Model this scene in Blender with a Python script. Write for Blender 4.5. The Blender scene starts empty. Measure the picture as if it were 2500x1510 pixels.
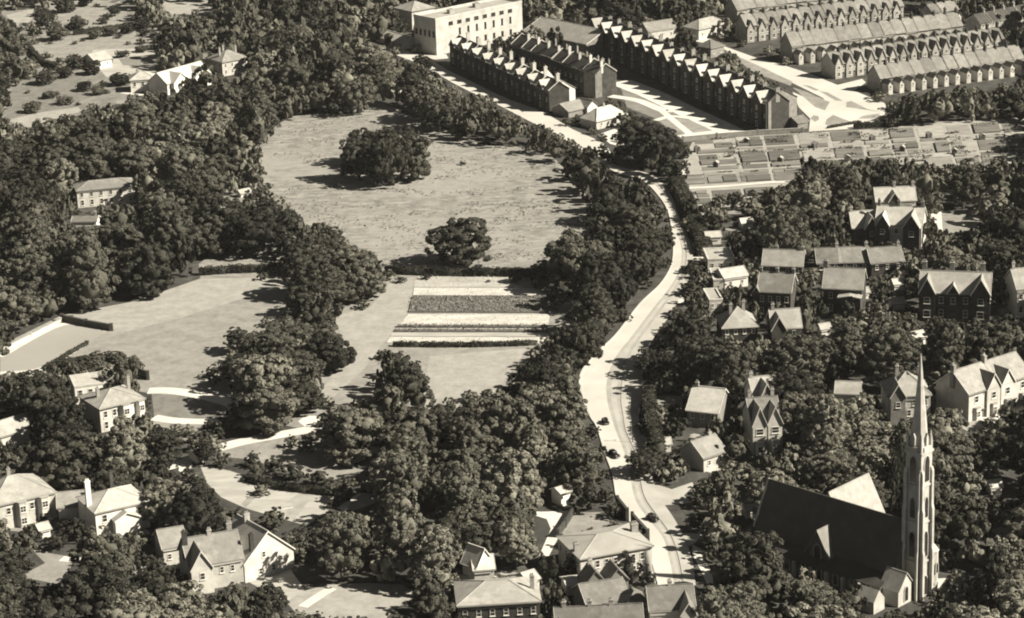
import bpy, bmesh, math, random
import numpy as np
from mathutils import Vector, Matrix
R = math.radians
rng = random.Random(7)
SC = bpy.context.scene
COL = SC.collection

# ------------------------------------------------------------------ camera, light, exposure
PW, PH, F_PX = 2500.0, 1510.0, 6200.0          # photograph size and focal length in its pixels
CAM_H, TILT, ROLL = 241.0, R(18.0), R(2.0)
_fw = Vector((0, math.cos(TILT), -math.sin(TILT)))
_up = Vector((0, math.sin(TILT), math.cos(TILT)))
_rt = Vector((1, 0, 0))
C_UP = _up * math.cos(ROLL) + _rt * math.sin(ROLL)
C_RT = _rt * math.cos(ROLL) - _up * math.sin(ROLL)
CAM = Vector((0, 0, CAM_H))
cd = bpy.data.cameras.new('camera')
cd.lens = 36.0 * F_PX / PW
cd.sensor_width = 36.0
cd.clip_start, cd.clip_end = 1.0, 9000.0
cam = bpy.data.objects.new('camera', cd)
m = Matrix.Identity(4)
for i in range(3):
    m[i][0], m[i][1], m[i][2], m[i][3] = C_RT[i], C_UP[i], -_fw[i], CAM[i]
cam.matrix_world = m
COL.objects.link(cam)
SC.camera = cam

SUN_EL, SUN_AZ = R(38.5), R(-15.0)               # direction towards the sun: right of the view, a touch behind
to_sun = Vector((math.cos(SUN_AZ) * math.cos(SUN_EL), math.sin(SUN_AZ) * math.cos(SUN_EL), math.sin(SUN_EL)))
W = bpy.data.worlds.new('World')
SC.world = W
W.use_nodes = True
nt = W.node_tree
bg = nt.nodes['Background']
sky = nt.nodes.new('ShaderNodeTexSky')
sky.sky_type = 'NISHITA'
sky.sun_disc = False
sky.sun_elevation = SUN_EL
sky.sun_rotation = math.atan2(to_sun.x, to_sun.y)
sky.air_density, sky.dust_density, sky.ozone_density = 0.45, 0.2, 1.0   # a clear dry day
sep = nt.nodes.new('ShaderNodeSeparateColor')   # only the red and green of the skylight, which dims the fill in the shadows
nt.links.new(sky.outputs[0], sep.inputs[0])
mixn = nt.nodes.new('ShaderNodeMath'); mixn.operation = 'MULTIPLY_ADD'
mixn.inputs[1].default_value = 0.35
half = nt.nodes.new('ShaderNodeMath'); half.operation = 'MULTIPLY'; half.inputs[1].default_value = 0.65
nt.links.new(sep.outputs[0], half.inputs[0])
nt.links.new(sep.outputs[1], mixn.inputs[0])
nt.links.new(half.outputs[0], mixn.inputs[2])
nt.links.new(mixn.outputs[0], bg.inputs['Color'])
bg.inputs['Strength'].default_value = 0.05
sl = bpy.data.lights.new('sun', 'SUN')
sl.energy = 5.0
sl.angle = R(0.53)
sl.color = (1.0, 0.913, 0.755)
so = bpy.data.objects.new('sun', sl)
so.rotation_euler = to_sun.to_track_quat('Z', 'Y').to_euler()
so.location = (200, 600, 300)
COL.objects.link(so)
SC.view_settings.view_transform = 'Standard'
SC.view_settings.look = 'None'
SC.view_settings.gamma = 1.0
SC.view_settings.exposure = 1.1
SC.view_settings.use_curve_mapping = False
SC.cycles.max_bounces = 4
SC.cycles.diffuse_bounces = 1
SC.cycles.filter_width = 2.0

# ------------------------------------------------------------------ photo <-> ground
def at(px, py, z=0.0):
    d = _fw * F_PX + C_RT * (px - PW / 2) - C_UP * (py - PH / 2)
    t = (z - CAM_H) / d.z
    return CAM + d * t
def proj(p):
    v = Vector(p) - CAM
    k = F_PX / v.dot(_fw)
    return PW / 2 + v.dot(C_RT) * k, PH / 2 - v.dot(C_UP) * k
def scale_at(p):
    return F_PX / (Vector(p) - CAM).dot(_fw)

# ------------------------------------------------------------------ tagging
ORD = ['zeroth', 'first', 'second', 'third', 'fourth', 'fifth', 'sixth', 'seventh', 'eighth', 'ninth', 'tenth', 'eleventh', 'twelfth',
       'thirteenth', 'fourteenth', 'fifteenth', 'sixteenth', 'seventeenth', 'eighteenth', 'nineteenth', 'twentieth', 'twenty first', 'twenty second',
       'twenty third', 'twenty fourth', 'twenty fifth']
def tag(o, label=None, cat=None, group=None, kind=None):
    if label: o['label'] = label
    if cat: o['category'] = cat
    if group: o['group'] = group
    if kind: o['kind'] = kind
    return o
def empty(name, loc, rz=0.0):
    o = bpy.data.objects.new(name, None)
    o.empty_display_size = 1.0
    o.location = loc
    o.rotation_euler = (0, 0, rz)
    COL.objects.link(o)
    return o
def link(name, me, parent=None, loc=None, rz=None):
    o = bpy.data.objects.new(name, me)
    COL.objects.link(o)
    if parent: o.parent = parent
    if loc is not None: o.location = loc
    if rz is not None: o.rotation_euler = (0, 0, rz)
    return o
KIDS = {}
def copy_tree(o, parent=None):
    c = o.copy()
    COL.objects.link(c)
    if parent: c.parent = parent
    for ch in list(o.children):
        copy_tree(ch, c)
    return c

# ------------------------------------------------------------------ materials
def mat(name, a, b=None, scale=0.3, rough=0.9, stretch=(1, 1, 1), detail=6.0, bump=0.0, c=None, cscale=0.05, objvar=0.0, spec=0.1, lo=0.35, hi=0.65, nrough=0.62):
    """two tones mixed by world-space noise, an optional third tone in large patches"""
    m = bpy.data.materials.new(name)
    m.use_nodes = True
    n, l = m.node_tree.nodes, m.node_tree.links
    p = n['Principled BSDF']
    p.inputs['Roughness'].default_value = rough
    p.inputs['Specular IOR Level'].default_value = spec
    def col(x):
        if isinstance(x, (int, float)): x = (x, x * 0.985, x * 0.93)
        return (*x, 1)
    if b is None: b = a
    g = n.new('ShaderNodeNewGeometry')
    mp = n.new('ShaderNodeMapping')
    mp.inputs['Scale'].default_value = stretch
    l.new(g.outputs['Position'], mp.inputs['Vector'])
    nz = n.new('ShaderNodeTexNoise')
    nz.inputs['Scale'].default_value = scale
    nz.inputs['Detail'].default_value = detail
    nz.inputs['Roughness'].default_value = nrough
    l.new(mp.outputs[0], nz.inputs['Vector'])
    r = n.new('ShaderNodeValToRGB')
    r.color_ramp.elements[0].position, r.color_ramp.elements[1].position = lo, hi
    r.color_ramp.elements[0].color, r.color_ramp.elements[1].color = col(a), col(b)
    l.new(nz.outputs['Fac'], r.inputs['Fac'])
    out = r.outputs['Color']
    if c is not None:
        n2 = n.new('ShaderNodeTexNoise')
        n2.inputs['Scale'].default_value = cscale
        n2.inputs['Detail'].default_value = 4.0
        l.new(mp.outputs[0], n2.inputs['Vector'])
        r2 = n.new('ShaderNodeValToRGB')
        r2.color_ramp.elements[0].position, r2.color_ramp.elements[1].position = 0.46, 0.6
        l.new(n2.outputs['Fac'], r2.inputs['Fac'])
        mx = n.new('ShaderNodeMix'); mx.data_type = 'RGBA'
        hf = n.new('ShaderNodeMath'); hf.operation = 'MULTIPLY'; hf.inputs[1].default_value = 0.55
        l.new(r2.outputs['Color'], hf.inputs[0])
        l.new(hf.outputs[0], mx.inputs['Factor'])
        l.new(out, mx.inputs['A'])
        mx.inputs['B'].default_value = col(c)
        out = mx.outputs['Result']
    if objvar:
        oi = n.new('ShaderNodeObjectInfo')
        mr = n.new('ShaderNodeMapRange')
        mr.inputs['To Min'].default_value, mr.inputs['To Max'].default_value = 1 - objvar, 1 + objvar
        l.new(oi.outputs['Random'], mr.inputs['Value'])
        hv = n.new('ShaderNodeHueSaturation')
        l.new(mr.outputs[0], hv.inputs['Value'])
        l.new(out, hv.inputs['Color'])
        out = hv.outputs['Color']
    l.new(out, p.inputs['Base Color'])
    if bump:
        bp = n.new('ShaderNodeBump')
        bp.inputs['Strength'].default_value = 0.6
        bp.inputs['Distance'].default_value = bump
        l.new(nz.outputs['Fac'], bp.inputs['Height'])
        l.new(bp.outputs[0], p.inputs['Normal'])
    return m

def stone_courses(name, a, b, joint, bw=0.6, bh=0.3):
    """brick or stone coursing from object coordinates"""
    m = mat(name, a, b, scale=0.8, objvar=0.12)
    n, l = m.node_tree.nodes, m.node_tree.links
    return m

M = {}
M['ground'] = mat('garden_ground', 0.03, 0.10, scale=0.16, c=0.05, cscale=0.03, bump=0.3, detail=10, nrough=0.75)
M['meadow'] = mat('meadow_grass', 0.11, 0.34, scale=0.3, stretch=(0.55, 1.0, 1), detail=13, bump=0.3, lo=0.36, hi=0.64, nrough=0.8, c=0.30, cscale=0.035)
M['lawn'] = mat('mown_grass', 0.16, 0.32, scale=0.16, detail=14, bump=0.05, nrough=0.85)
M['lawn_pale'] = mat('dry_grass', 0.22, 0.38, scale=0.2, detail=14, bump=0.05, nrough=0.85)
M['lawn_dark'] = mat('long_grass', 0.12, 0.22, scale=0.25, detail=12, bump=0.1, nrough=0.75)
M['court'] = mat('court_surface', 0.27, 0.31, scale=0.03, detail=3)
M['road'] = mat('pale_road', 0.43, 0.52, scale=0.08, detail=8, c=0.46, cscale=0.05)
M['road_far'] = mat('far_road', 0.44, 0.53, scale=0.05, detail=6)
M['pavement'] = mat('pavement', 0.33, 0.42, scale=0.12, detail=9)
M['verge'] = mat('verge_grass', 0.2, 0.33, scale=0.2, detail=7)
M['gutter'] = mat('gutter_setts', 0.28, 0.36, scale=0.2, detail=8)
M['path'] = mat('gravel_path', 0.5, 0.62, scale=0.15, detail=6)
M['bed_white'] = mat('pale_flower_bed', 0.38, 0.56, scale=0.35, detail=6, stretch=(0.3, 1, 1))
M['bed_pale'] = mat('sandy_bed', 0.3, 0.42, scale=0.3, detail=6, stretch=(0.3, 1, 1))
M['crop'] = mat('low_crop', 0.09, 0.16, scale=0.5, detail=7)
M['plot_a'] = mat('vegetable_plot', 0.11, 0.18, scale=0.35, detail=9, stretch=(0.4, 1.2, 1), objvar=0.3)
M['plot_b'] = mat('dug_soil', 0.22, 0.34, scale=0.35, detail=9, stretch=(0.4, 1.2, 1), objvar=0.2)
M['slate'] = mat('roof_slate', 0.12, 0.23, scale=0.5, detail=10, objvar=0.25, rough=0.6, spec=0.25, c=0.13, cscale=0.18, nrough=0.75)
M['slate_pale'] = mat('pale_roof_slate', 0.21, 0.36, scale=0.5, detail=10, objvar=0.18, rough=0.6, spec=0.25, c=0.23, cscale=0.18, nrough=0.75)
M['slate_dark'] = mat('dark_roof_slate', 0.045, 0.07, scale=0.35, detail=8, objvar=0.15, rough=0.6, spec=0.2)  # darkened so the colour carries the shade of unlit roof slopes
M['roof_white'] = mat('white_and_sunlit_roof', 0.32, 0.48, scale=0.5, detail=9, objvar=0.22, nrough=0.75)  # white roofs; on terrace gables and transept it paints in the sunlight
M['field'] = mat('rough_field', 0.11, 0.27, scale=0.1, detail=12, c=0.2, cscale=0.03, bump=0.2, nrough=0.75)
M['stone_dark'] = mat('shaded_church_stone', 0.09, 0.15, scale=0.35, detail=8)  # the church stone again, with the shade of the nave side painted in
M['brick_pale'] = mat('pale_brick', 0.24, 0.38, scale=0.5, detail=10, objvar=0.25, nrough=0.75)
M['lead'] = mat('lead_flat', 0.28, 0.36, scale=0.2, detail=6)
M['brick'] = mat('old_brick', 0.15, 0.27, scale=0.6, detail=10, objvar=0.18, nrough=0.75)
M['brick_dark'] = mat('dark_shaded_brick', 0.045, 0.08, scale=0.5, detail=8, objvar=0.2)  # dark brick; on house fronts its tone paints in their shade
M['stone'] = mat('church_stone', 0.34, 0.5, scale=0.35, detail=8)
M['render'] = mat('stucco', 0.4, 0.6, scale=0.3, detail=10, objvar=0.12, nrough=0.72)
M['white'] = mat('white_paint', 0.6, 0.76, scale=0.4, detail=9, nrough=0.7)
M['chimney'] = mat('chimney_brick', 0.24, 0.34, scale=0.6, detail=6, objvar=0.15)
M['glass'] = mat('window_glass', 0.02, 0.035, scale=0.5, rough=0.12, spec=0.5)
M['wood'] = mat('weathered_wood', 0.1, 0.16, scale=0.7, stretch=(1, 1, 0.2))
M['iron'] = mat('painted_iron', 0.02, 0.03, scale=1.0, rough=0.5)
M['bark'] = mat('bark', 0.05, 0.09, scale=1.0, stretch=(1, 1, 0.3))
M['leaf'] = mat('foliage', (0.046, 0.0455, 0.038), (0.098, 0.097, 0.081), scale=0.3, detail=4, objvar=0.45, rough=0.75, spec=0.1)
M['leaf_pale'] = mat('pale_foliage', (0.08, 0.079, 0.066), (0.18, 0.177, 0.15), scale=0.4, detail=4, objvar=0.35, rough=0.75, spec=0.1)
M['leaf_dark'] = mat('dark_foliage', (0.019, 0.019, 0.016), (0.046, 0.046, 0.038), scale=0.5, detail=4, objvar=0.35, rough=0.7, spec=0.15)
M['hedge'] = mat('hedge_leaves', (0.035, 0.036, 0.029), (0.075, 0.075, 0.06), scale=0.6, detail=4, objvar=0.2, rough=0.8)
M['car_black'] = mat('black_car_paint', 0.012, 0.016, scale=1.0, rough=0.25, spec=0.5)
M['tyre'] = mat('tyre_rubber', 0.015, 0.02, scale=2.0)

# ------------------------------------------------------------------ mesh builder
class MB:
    def __init__(s): s.v, s.f = [], []
    def poly(s, pts):
        k = len(s.v); s.v += [tuple(p) for p in pts]; s.f.append(tuple(range(k, k + len(pts))))
    def prism(s, pts, vec):
        k, n = len(s.v), len(pts)
        vec = Vector(vec)
        s.v += [tuple(p) for p in pts] + [tuple(Vector(p) + vec) for p in pts]
        s.f.append(tuple(range(k + n - 1, k - 1, -1)))
        s.f.append(tuple(range(k + n, k + 2 * n)))
        for i in range(n):
            j = (i + 1) % n
            s.f.append((k + i, k + j, k + n + j, k + n + i))
    def box(s, x0, x1, y0, y1, z0, z1):
        s.prism([(x0, y0, z0), (x1, y0, z0), (x1, y1, z0), (x0, y1, z0)], (0, 0, z1 - z0))
    def slab(s, pts, t=0.18):
        a, b, c = Vector(pts[0]), Vector(pts[1]), Vector(pts[2])
        nrm = (b - a).cross(c - a).normalized()
        if nrm.z < 0: nrm = -nrm
        s.prism(pts, -nrm * t)
    def cyl(s, x, y, z0, z1, r0, r1=None, n=8):
        if r1 is None: r1 = r0
        k = len(s.v)
        for i in range(n):
            a = 2 * math.pi * i / n
            s.v.append((x + r0 * math.cos(a), y + r0 * math.sin(a), z0))
        for i in range(n):
            a = 2 * math.pi * i / n
            s.v.append((x + r1 * math.cos(a), y + r1 * math.sin(a), z1))
        s.f.append(tuple(range(k + n - 1, k - 1, -1))); s.f.append(tuple(range(k + n, k + 2 * n)))
        for i in range(n):
            j = (i + 1) % n
            s.f.append((k + i, k + j, k + n + j, k + n + i))
    def tube(s, p, q, r0, r1=None, n=6):
        if r1 is None: r1 = r0
        p, q = Vector(p), Vector(q)
        d = (q - p).normalized()
        a = d.orthogonal().normalized(); b = d.cross(a)
        k = len(s.v)
        for c, r in ((p, r0), (q, r1)):
            for i in range(n):
                t = 2 * math.pi * i / n
                s.v.append(tuple(c + (a * math.cos(t) + b * math.sin(t)) * r))
        s.f.append(tuple(range(k + n - 1, k - 1, -1))); s.f.append(tuple(range(k + n, k + 2 * n)))
        for i in range(n):
            j = (i + 1) % n
            s.f.append((k + i, k + j, k + n + j, k + n + i))
    def mesh(s, name, material):
        me = bpy.data.meshes.new(name)
        me.from_pydata(s.v, [], s.f)
        me.materials.append(material)
        me.update()
        return me
    def build(s, name, material, parent=None, loc=None, rz=None):
        return link(name, s.mesh(name, material), parent, loc, rz)

_laid = []
def layer(pts):
    """height of the next ground sheet: 1.2 cm above whatever lies under it"""
    x0, x1, y0, y1 = min(p[0] for p in pts), max(p[0] for p in pts), min(p[1] for p in pts), max(p[1] for p in pts)
    z = .012 + max([q[4] for q in _laid if q[0] < x1 and q[1] > x0 and q[2] < y1 and q[3] > y0], default=0.0)
    _laid.append((x0, x1, y0, y1, z))
    return z
def flat(name, pts, material, z=None, kind='structure', thick=0.0):
    """a ground surface traced on the ground plane; overlapping ones lie 1.2 cm apart"""
    if z is None:
        z = layer(pts)
    bm = bmesh.new()
    vs = [bm.verts.new(at(x, y, 0) + Vector((0, 0, z))) for x, y in pts]
    f = bm.faces.new(vs)
    bmesh.ops.triangulate(bm, faces=[f])
    bmesh.ops.recalc_face_normals(bm, faces=bm.faces)
    if sum(f.normal.z for f in bm.faces) < 0:
        bmesh.ops.reverse_faces(bm, faces=bm.faces)
    if thick:
        r = bmesh.ops.extrude_face_region(bm, geom=bm.faces[:])
        bmesh.ops.translate(bm, verts=[v for v in r['geom'] if isinstance(v, bmesh.types.BMVert)], vec=(0, 0, thick))
    me = bpy.data.meshes.new(name)
    bm.to_mesh(me); bm.free()
    me.materials.append(material)
    o = link(name, me)
    if kind: o['kind'] = kind
    return o
def smooth(pts, n=6):
    """Catmull-Rom through pixel points"""
    out = []
    P = [pts[0]] + list(pts) + [pts[-1]]
    for i in range(1, len(P) - 2):
        p0, p1, p2, p3 = P[i - 1], P[i], P[i + 1], P[i + 2]
        for k in range(n):
            t = k / n
            out.append(tuple(0.5 * (2 * p1[j] + (p2[j] - p0[j]) * t + (2 * p0[j] - 5 * p1[j] + 4 * p2[j] - p3[j]) * t * t
                                    + (3 * p1[j] - p0[j] - 3 * p2[j] + p3[j]) * t ** 3) for j in range(len(p1))))
    out.append(tuple(pts[-1]))
    return out

# ------------------------------------------------------------------ masks: what the photograph leaves free of trees
MS = 4
MW, MH = int(PW // MS) + 1, int(PH // MS) + 1
YY, XX = np.mgrid[0:MH, 0:MW].astype(float)
XX = XX * MS + MS / 2; YY = YY * MS + MS / 2
def raster(poly):
    inside = np.zeros((MH, MW), bool)
    n = len(poly)
    for i in range(n):
        (x0, y0), (x1, y1) = poly[i], poly[(i + 1) % n]
        if y0 == y1: continue
        c = ((y0 > YY) != (y1 > YY)) & (XX < (x1 - x0) * (YY - y0) / (y1 - y0) + x0)
        inside ^= c
    return inside
CLEAR = np.zeros((MH, MW), bool)
HOUSE_Y = np.full((MH, MW), -1.0)      # image row of the base of the house that must stay visible here
FOOT = []                              # house footprints (origin, u, v, w, d)
def keep(poly):
    global CLEAR
    CLEAR |= raster(poly)
def hull(P):
    P = sorted(set((round(a, 1), round(b, 1)) for a, b in P))
    def half(Q):
        h = []
        for p in Q:
            while len(h) > 1 and (h[-1][0] - h[-2][0]) * (p[1] - h[-2][1]) - (h[-1][1] - h[-2][1]) * (p[0] - h[-2][0]) <= 0: h.pop()
            h.append(p)
        return h
    a, b = half(P), half(P[::-1])
    return a[:-1] + b[:-1]
def keep_house(pts3, base_y):
    mk = raster(hull([proj(p) for p in pts3]))
    HOUSE_Y[mk] = np.maximum(HOUSE_Y[mk], base_y)
LAND = []                              # landmarks for the labels: (phrase, point)
# ------------------------------------------------------------------ the ground and everything flat on it
gm = MB()
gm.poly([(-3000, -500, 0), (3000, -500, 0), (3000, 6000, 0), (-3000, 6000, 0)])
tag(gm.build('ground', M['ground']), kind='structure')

meadow = [(632, 360), (660, 320), (705, 285), (780, 278), (850, 278), (905, 240), (960, 262), (1000, 285), (1020, 296), (1100, 318), (1180, 356), (1260, 358), (1345, 378),
          (1385, 420), (1430, 475), (1430, 520), (1445, 555), (1420, 640), (1400, 672), (950, 672), (700, 672), (489, 680), (485, 645), (540, 605), (490, 520), (495, 495), (560, 460), (640, 440)]
flat('meadow', meadow, M['meadow'])
lawn = [(0, 850), (150, 770), (330, 736), (489, 680), (730, 672), (950, 672), (1420, 676), (1470, 740), (1420, 860), (1300, 960), (1230, 1010), (1000, 1040), (800, 1060),
        (700, 1040), (560, 1010), (360, 960), (200, 930), (0, 915)]
flat('lawn', lawn, M['lawn'])
# the pale strip under the wood, the smoother grass and the worn track round the flower beds
flat('lawn', [(150, 770), (330, 736), (489, 682), (730, 676), (690, 700), (560, 740), (430, 780), (300, 812), (270, 800)], M['lawn_pale'])
flat('lawn', [(955, 690), (1012, 676), (1006, 720), (990, 780), (935, 840), (890, 900), (800, 985), (760, 980), (850, 870), (815, 770), (905, 750)], M['lawn_pale'])
flat('lawn', [(1050, 870), (1290, 850), (1260, 890), (1215, 955), (1060, 985), (1020, 1010)], M['lawn_pale'])
flat('tennis_court', [(0, 868), (152, 790), (268, 806), (215, 838), (105, 903), (0, 916)], M['court'])
strip_later = [[(0, 872), (152, 793), (262, 808)], [(0, 912), (105, 900), (210, 838)]]
flat('path', [(0, 845), (140, 776), (152, 782), (0, 862)], M['plot_b'])

# striped flower beds, each band raised a little
def band(name, y0, y1, x0, x1, X0, X1, material, thick=0.0):
    return flat(name, [(x0, y0), (X0, y0 + 1), (X1, y1 + 1), (x1, y1)], material, thick=thick)
band('flower_bed', 676, 701, 1013, 1011, 1338, 1340, M['bed_pale'])
band('flower_bed', 704, 722, 1011, 1008, 1345, 1345, M['bed_white'], 0.1)
band('flower_bed', 724, 764, 1008, 998, 1345, 1340, M['crop'], 0.35)
band('flower_bed', 768, 795, 997, 974, 1342, 1338, M['bed_white'], 0.1)
band('flower_bed', 797, 801, 972, 968, 1338, 1338, M['crop'], 0.5)
band('flower_bed', 802, 805, 967, 965, 1338, 1338, M['bed_pale'])
band('flower_bed', 806, 811, 965, 961, 1338, 1338, M['crop'], 0.3)
band('flower_bed', 814, 822, 958, 953, 1338, 1336, M['bed_pale'], 0.1)
band('flower_bed', 824, 838, 952, 944, 1336, 1330, M['bed_white'], 0.1)

# ------------------------------------------------------------------ the main road: carriageway, gutter, pavement with a kerb
RL = [(1473, 402), (1504, 422), (1570, 443), (1608, 479), (1630, 515), (1640, 560), (1645, 615), (1638, 655), (1612, 697), (1563, 745), (1504, 821), (1452, 870), (1421, 919), (1424, 968),
      (1445, 1020), (1460, 1045), (1480, 1108), (1498, 1160), (1511, 1228), (1540, 1274), (1583, 1318), (1595, 1371), (1612, 1441), (1630, 1510), (1645, 1580)]
RR = [(1495, 402), (1530, 414), (1594, 430), (1632, 468), (1652, 515), (1668, 560), (1690, 608), (1688, 660), (1672, 705), (1640, 765), (1598, 822), (1573, 880), (1568, 940), (1562, 985),
      (1560, 1020), (1562, 1060), (1588, 1112), (1592, 1160), (1605, 1210), (1640, 1260), (1668, 1310), (1690, 1371), (1700, 1441), (1715, 1510), (1730, 1580)]
RL, RR = smooth(RL, 5), smooth(RR, 5)
def ribbon(name, L, Rr, t0, t1, material, z, thick=0.0):
    mb = MB()
    def p(i, t):
        a, b = at(*L[i]), at(*Rr[i]); q = a.lerp(b, t); return Vector((q.x, q.y, z))
    for i in range(len(L) - 1):
        a, b, c, d = p(i, t0), p(i, t1), p(i + 1, t1), p(i + 1, t0)
        mb.poly([a + Vector((0, 0, thick)), b + Vector((0, 0, thick)), c + Vector((0, 0, thick)), d + Vector((0, 0, thick))])
        if thick:
            mb.poly([a, d, d + Vector((0, 0, thick)), a + Vector((0, 0, thick))])
            mb.poly([b, c, c + Vector((0, 0, thick)), b + Vector((0, 0, thick))])
    return tag(mb.build(name, material), kind='structure')
ribbon('road', RL, RR, 0.0, 0.42, M['road'], 0.16)
ribbon('gutter', RL, RR, 0.42, 0.50, M['gutter'], 0.16)
ribbon('road', RL, RR, 0.50, 0.60, M['pavement'], 0.16)
ribbon('gutter', RL, RR, 0.60, 0.67, M['gutter'], 0.16)
ribbon('pavement', RL, RR, 0.67, 1.0, M['pavement'], 0.16, 0.12)
ribbon('pavement', RL, RR, -0.04, 0.0, M['road'], 0.14, 0.14)
UL = smooth([(920, 118), (960, 133), (1010, 152), (1061, 178), (1110, 206), (1170, 236), (1225, 262), (1290, 296), (1335, 318), (1380, 345), (1430, 378), (1473, 402)], 4)
UR = smooth([(960, 110), (1000, 128), (1040, 140), (1090, 170), (1140, 195), (1195, 222), (1245, 245), (1310, 268), (1365, 297), (1400, 318), (1475, 353), (1500, 395)], 4)
ribbon('road', UL, UR, 0.0, 1.0, M['road'], 0.15)
flat('path', [(1040, 133), (1089, 133), (1095, 143), (1020, 150), (985, 145)], M['road_far'])
# entrances on the right of the road
flat('path', [(1592, 1180), (1640, 1195), (1690, 1178), (1694, 1186), (1670, 1210), (1690, 1228), (1600, 1236)], M['pavement'])
flat('path', [(1690, 1352), (1710, 1352), (1738, 1395), (1742, 1425), (1725, 1425), (1712, 1395)], M['path'])
flat('path', [(1640, 1300), (1720, 1305), (1690, 1330), (1720, 1345), (1660, 1350), (1690, 1380)], M['pavement'])
flat('path', [(1560, 1060), (1600, 1075), (1602, 1110), (1585, 1112)], M['path'])
flat('path', [(1567, 940), (1590, 935), (1598, 950), (1570, 953)], M['path'])
flat('path', [(1680, 628), (1718, 628), (1722, 643), (1688, 645)], M['path'])
flat('path', [(1650, 728), (1690, 725), (1686, 733), (1645, 745)], M['path'])
# drive with two arms below the wood, yard behind it
flat('drive', [(1275, 1246), (1320, 1250), (1388, 1248), (1374, 1292), (1340, 1358), (1316, 1358), (1345, 1292), (1335, 1268), (1300, 1257)], M['path'])
flat('lawn', [(1400, 1252), (1495, 1250), (1500, 1275), (1540, 1285), (1364, 1310), (1378, 1285)], M['lawn'])
flat('drive', [(1590, 1372), (1640, 1400), (1660, 1436), (1610, 1442), (1585, 1400)], M['path'])
flat('yard', [(1600, 1436), (1668, 1430), (1720, 1480), (1760, 1520), (1640, 1530)], M['path'])

# drives, oval lawns of the corner villa
def strip(name, pts, wpx, material):
    """a narrow way along pixel points; width in metres"""
    P = [at(*p) for p in smooth(pts, 6)]
    zz = layer(pts)
    mb = MB()
    prev = None
    for i, p in enumerate(P):
        d = (P[min(i + 1, len(P) - 1)] - P[max(i - 1, 0)]); d.z = 0; d.normalize()
        n = Vector((-d.y, d.x, 0)) * wpx / 2
        q = (p + n + Vector((0, 0, zz)), p - n + Vector((0, 0, zz)))
        if prev: mb.poly([prev[0], prev[1], q[1], q[0]])
        prev = q
    return tag(mb.build(name, material), kind='structure')
flat('lawn', [(370, 962), (470, 968), (560, 998), (500, 1028), (377, 1020)], M['lawn_dark'])
flat('lawn', [(375, 1025), (500, 1032), (455, 1080), (370, 1080)], M['lawn'])
strip('drive', [(362, 955), (420, 955), (500, 968), (570, 988), (582, 1005)], 5.0, M['path'])
strip('drive', [(375, 1020), (430, 1028), (500, 1030), (530, 1025)], 4.2, M['path'])
flat('lawn', [(530, 1098), (600, 1085), (700, 1062), (790, 1056), (860, 1085), (930, 1100), (925, 1118), (880, 1155), (835, 1176), (700, 1150), (610, 1122), (540, 1116)], M['lawn'])
strip('drive', [(528, 1096), (580, 1082), (640, 1070), (700, 1059), (755, 1050), (785, 1050)], 5.0, M['path'])
flat('drive', [(728, 1030), (745, 1016), (775, 1016), (783, 1032), (783, 1048), (755, 1050)], M['path'])
strip('path', [(895, 1094), (915, 1100), (935, 1106)], 3.0, M['path'])
strip('path', [(392, 1147), (430, 1136), (466, 1118)], 3.5, M['path'])
flat('lawn', [(440, 1128), (468, 1116), (470, 1140), (450, 1158), (436, 1150)], M['path'])
# kitchen garden and lower lawns
flat('kitchen_garden', [(488, 1136), (560, 1150), (640, 1176), (820, 1207), (802, 1250), (748, 1284), (690, 1268), (600, 1242), (540, 1215), (505, 1180)], M['bed_pale'])
flat('garden_plot', [(640, 1180), (655, 1185), (600, 1240), (588, 1232)], M['plot_b'])
flat('garden_plot', [(700, 1225), (748, 1195), (770, 1200), (720, 1270), (700, 1262)], M['lawn_pale'])
strip('path', [(888, 1207), (860, 1225), (835, 1244)], 3.0, M['path'])
flat('lawn', [(885, 1203), (945, 1213), (920, 1228), (860, 1248), (845, 1240)], M['lawn_pale'])
flat('lawn', [(754, 1298), (800, 1300), (858, 1315), (800, 1320), (762, 1312)], M['lawn'])
flat('lawn', [(735, 1445), (800, 1428), (900, 1424), (985, 1428), (1022, 1452), (960, 1490), (930, 1530), (700, 1530), (725, 1500), (690, 1460)], M['lawn_pale'])
strip('path', [(740, 1482), (780, 1455), (812, 1436)], 2.6, M['path'])
flat('yard', [(590, 1412), (680, 1330), (715, 1400), (745, 1440), (700, 1470), (640, 1440)], M['bed_pale'])
flat('lawn', [(63, 1328), (122, 1351), (180, 1362), (171, 1393), (140, 1427), (49, 1408), (110, 1375)], M['lawn'])
strip('path', [(150, 1364), (190, 1368), (236, 1374)], 3.0, M['path'])
strip('path', [(325, 1380), (345, 1420), (360, 1452)], 2.0, M['plot_b'])
flat('path', [(335, 1460), (380, 1465), (420, 1478), (400, 1492), (375, 1480)], M['path'])
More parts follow.
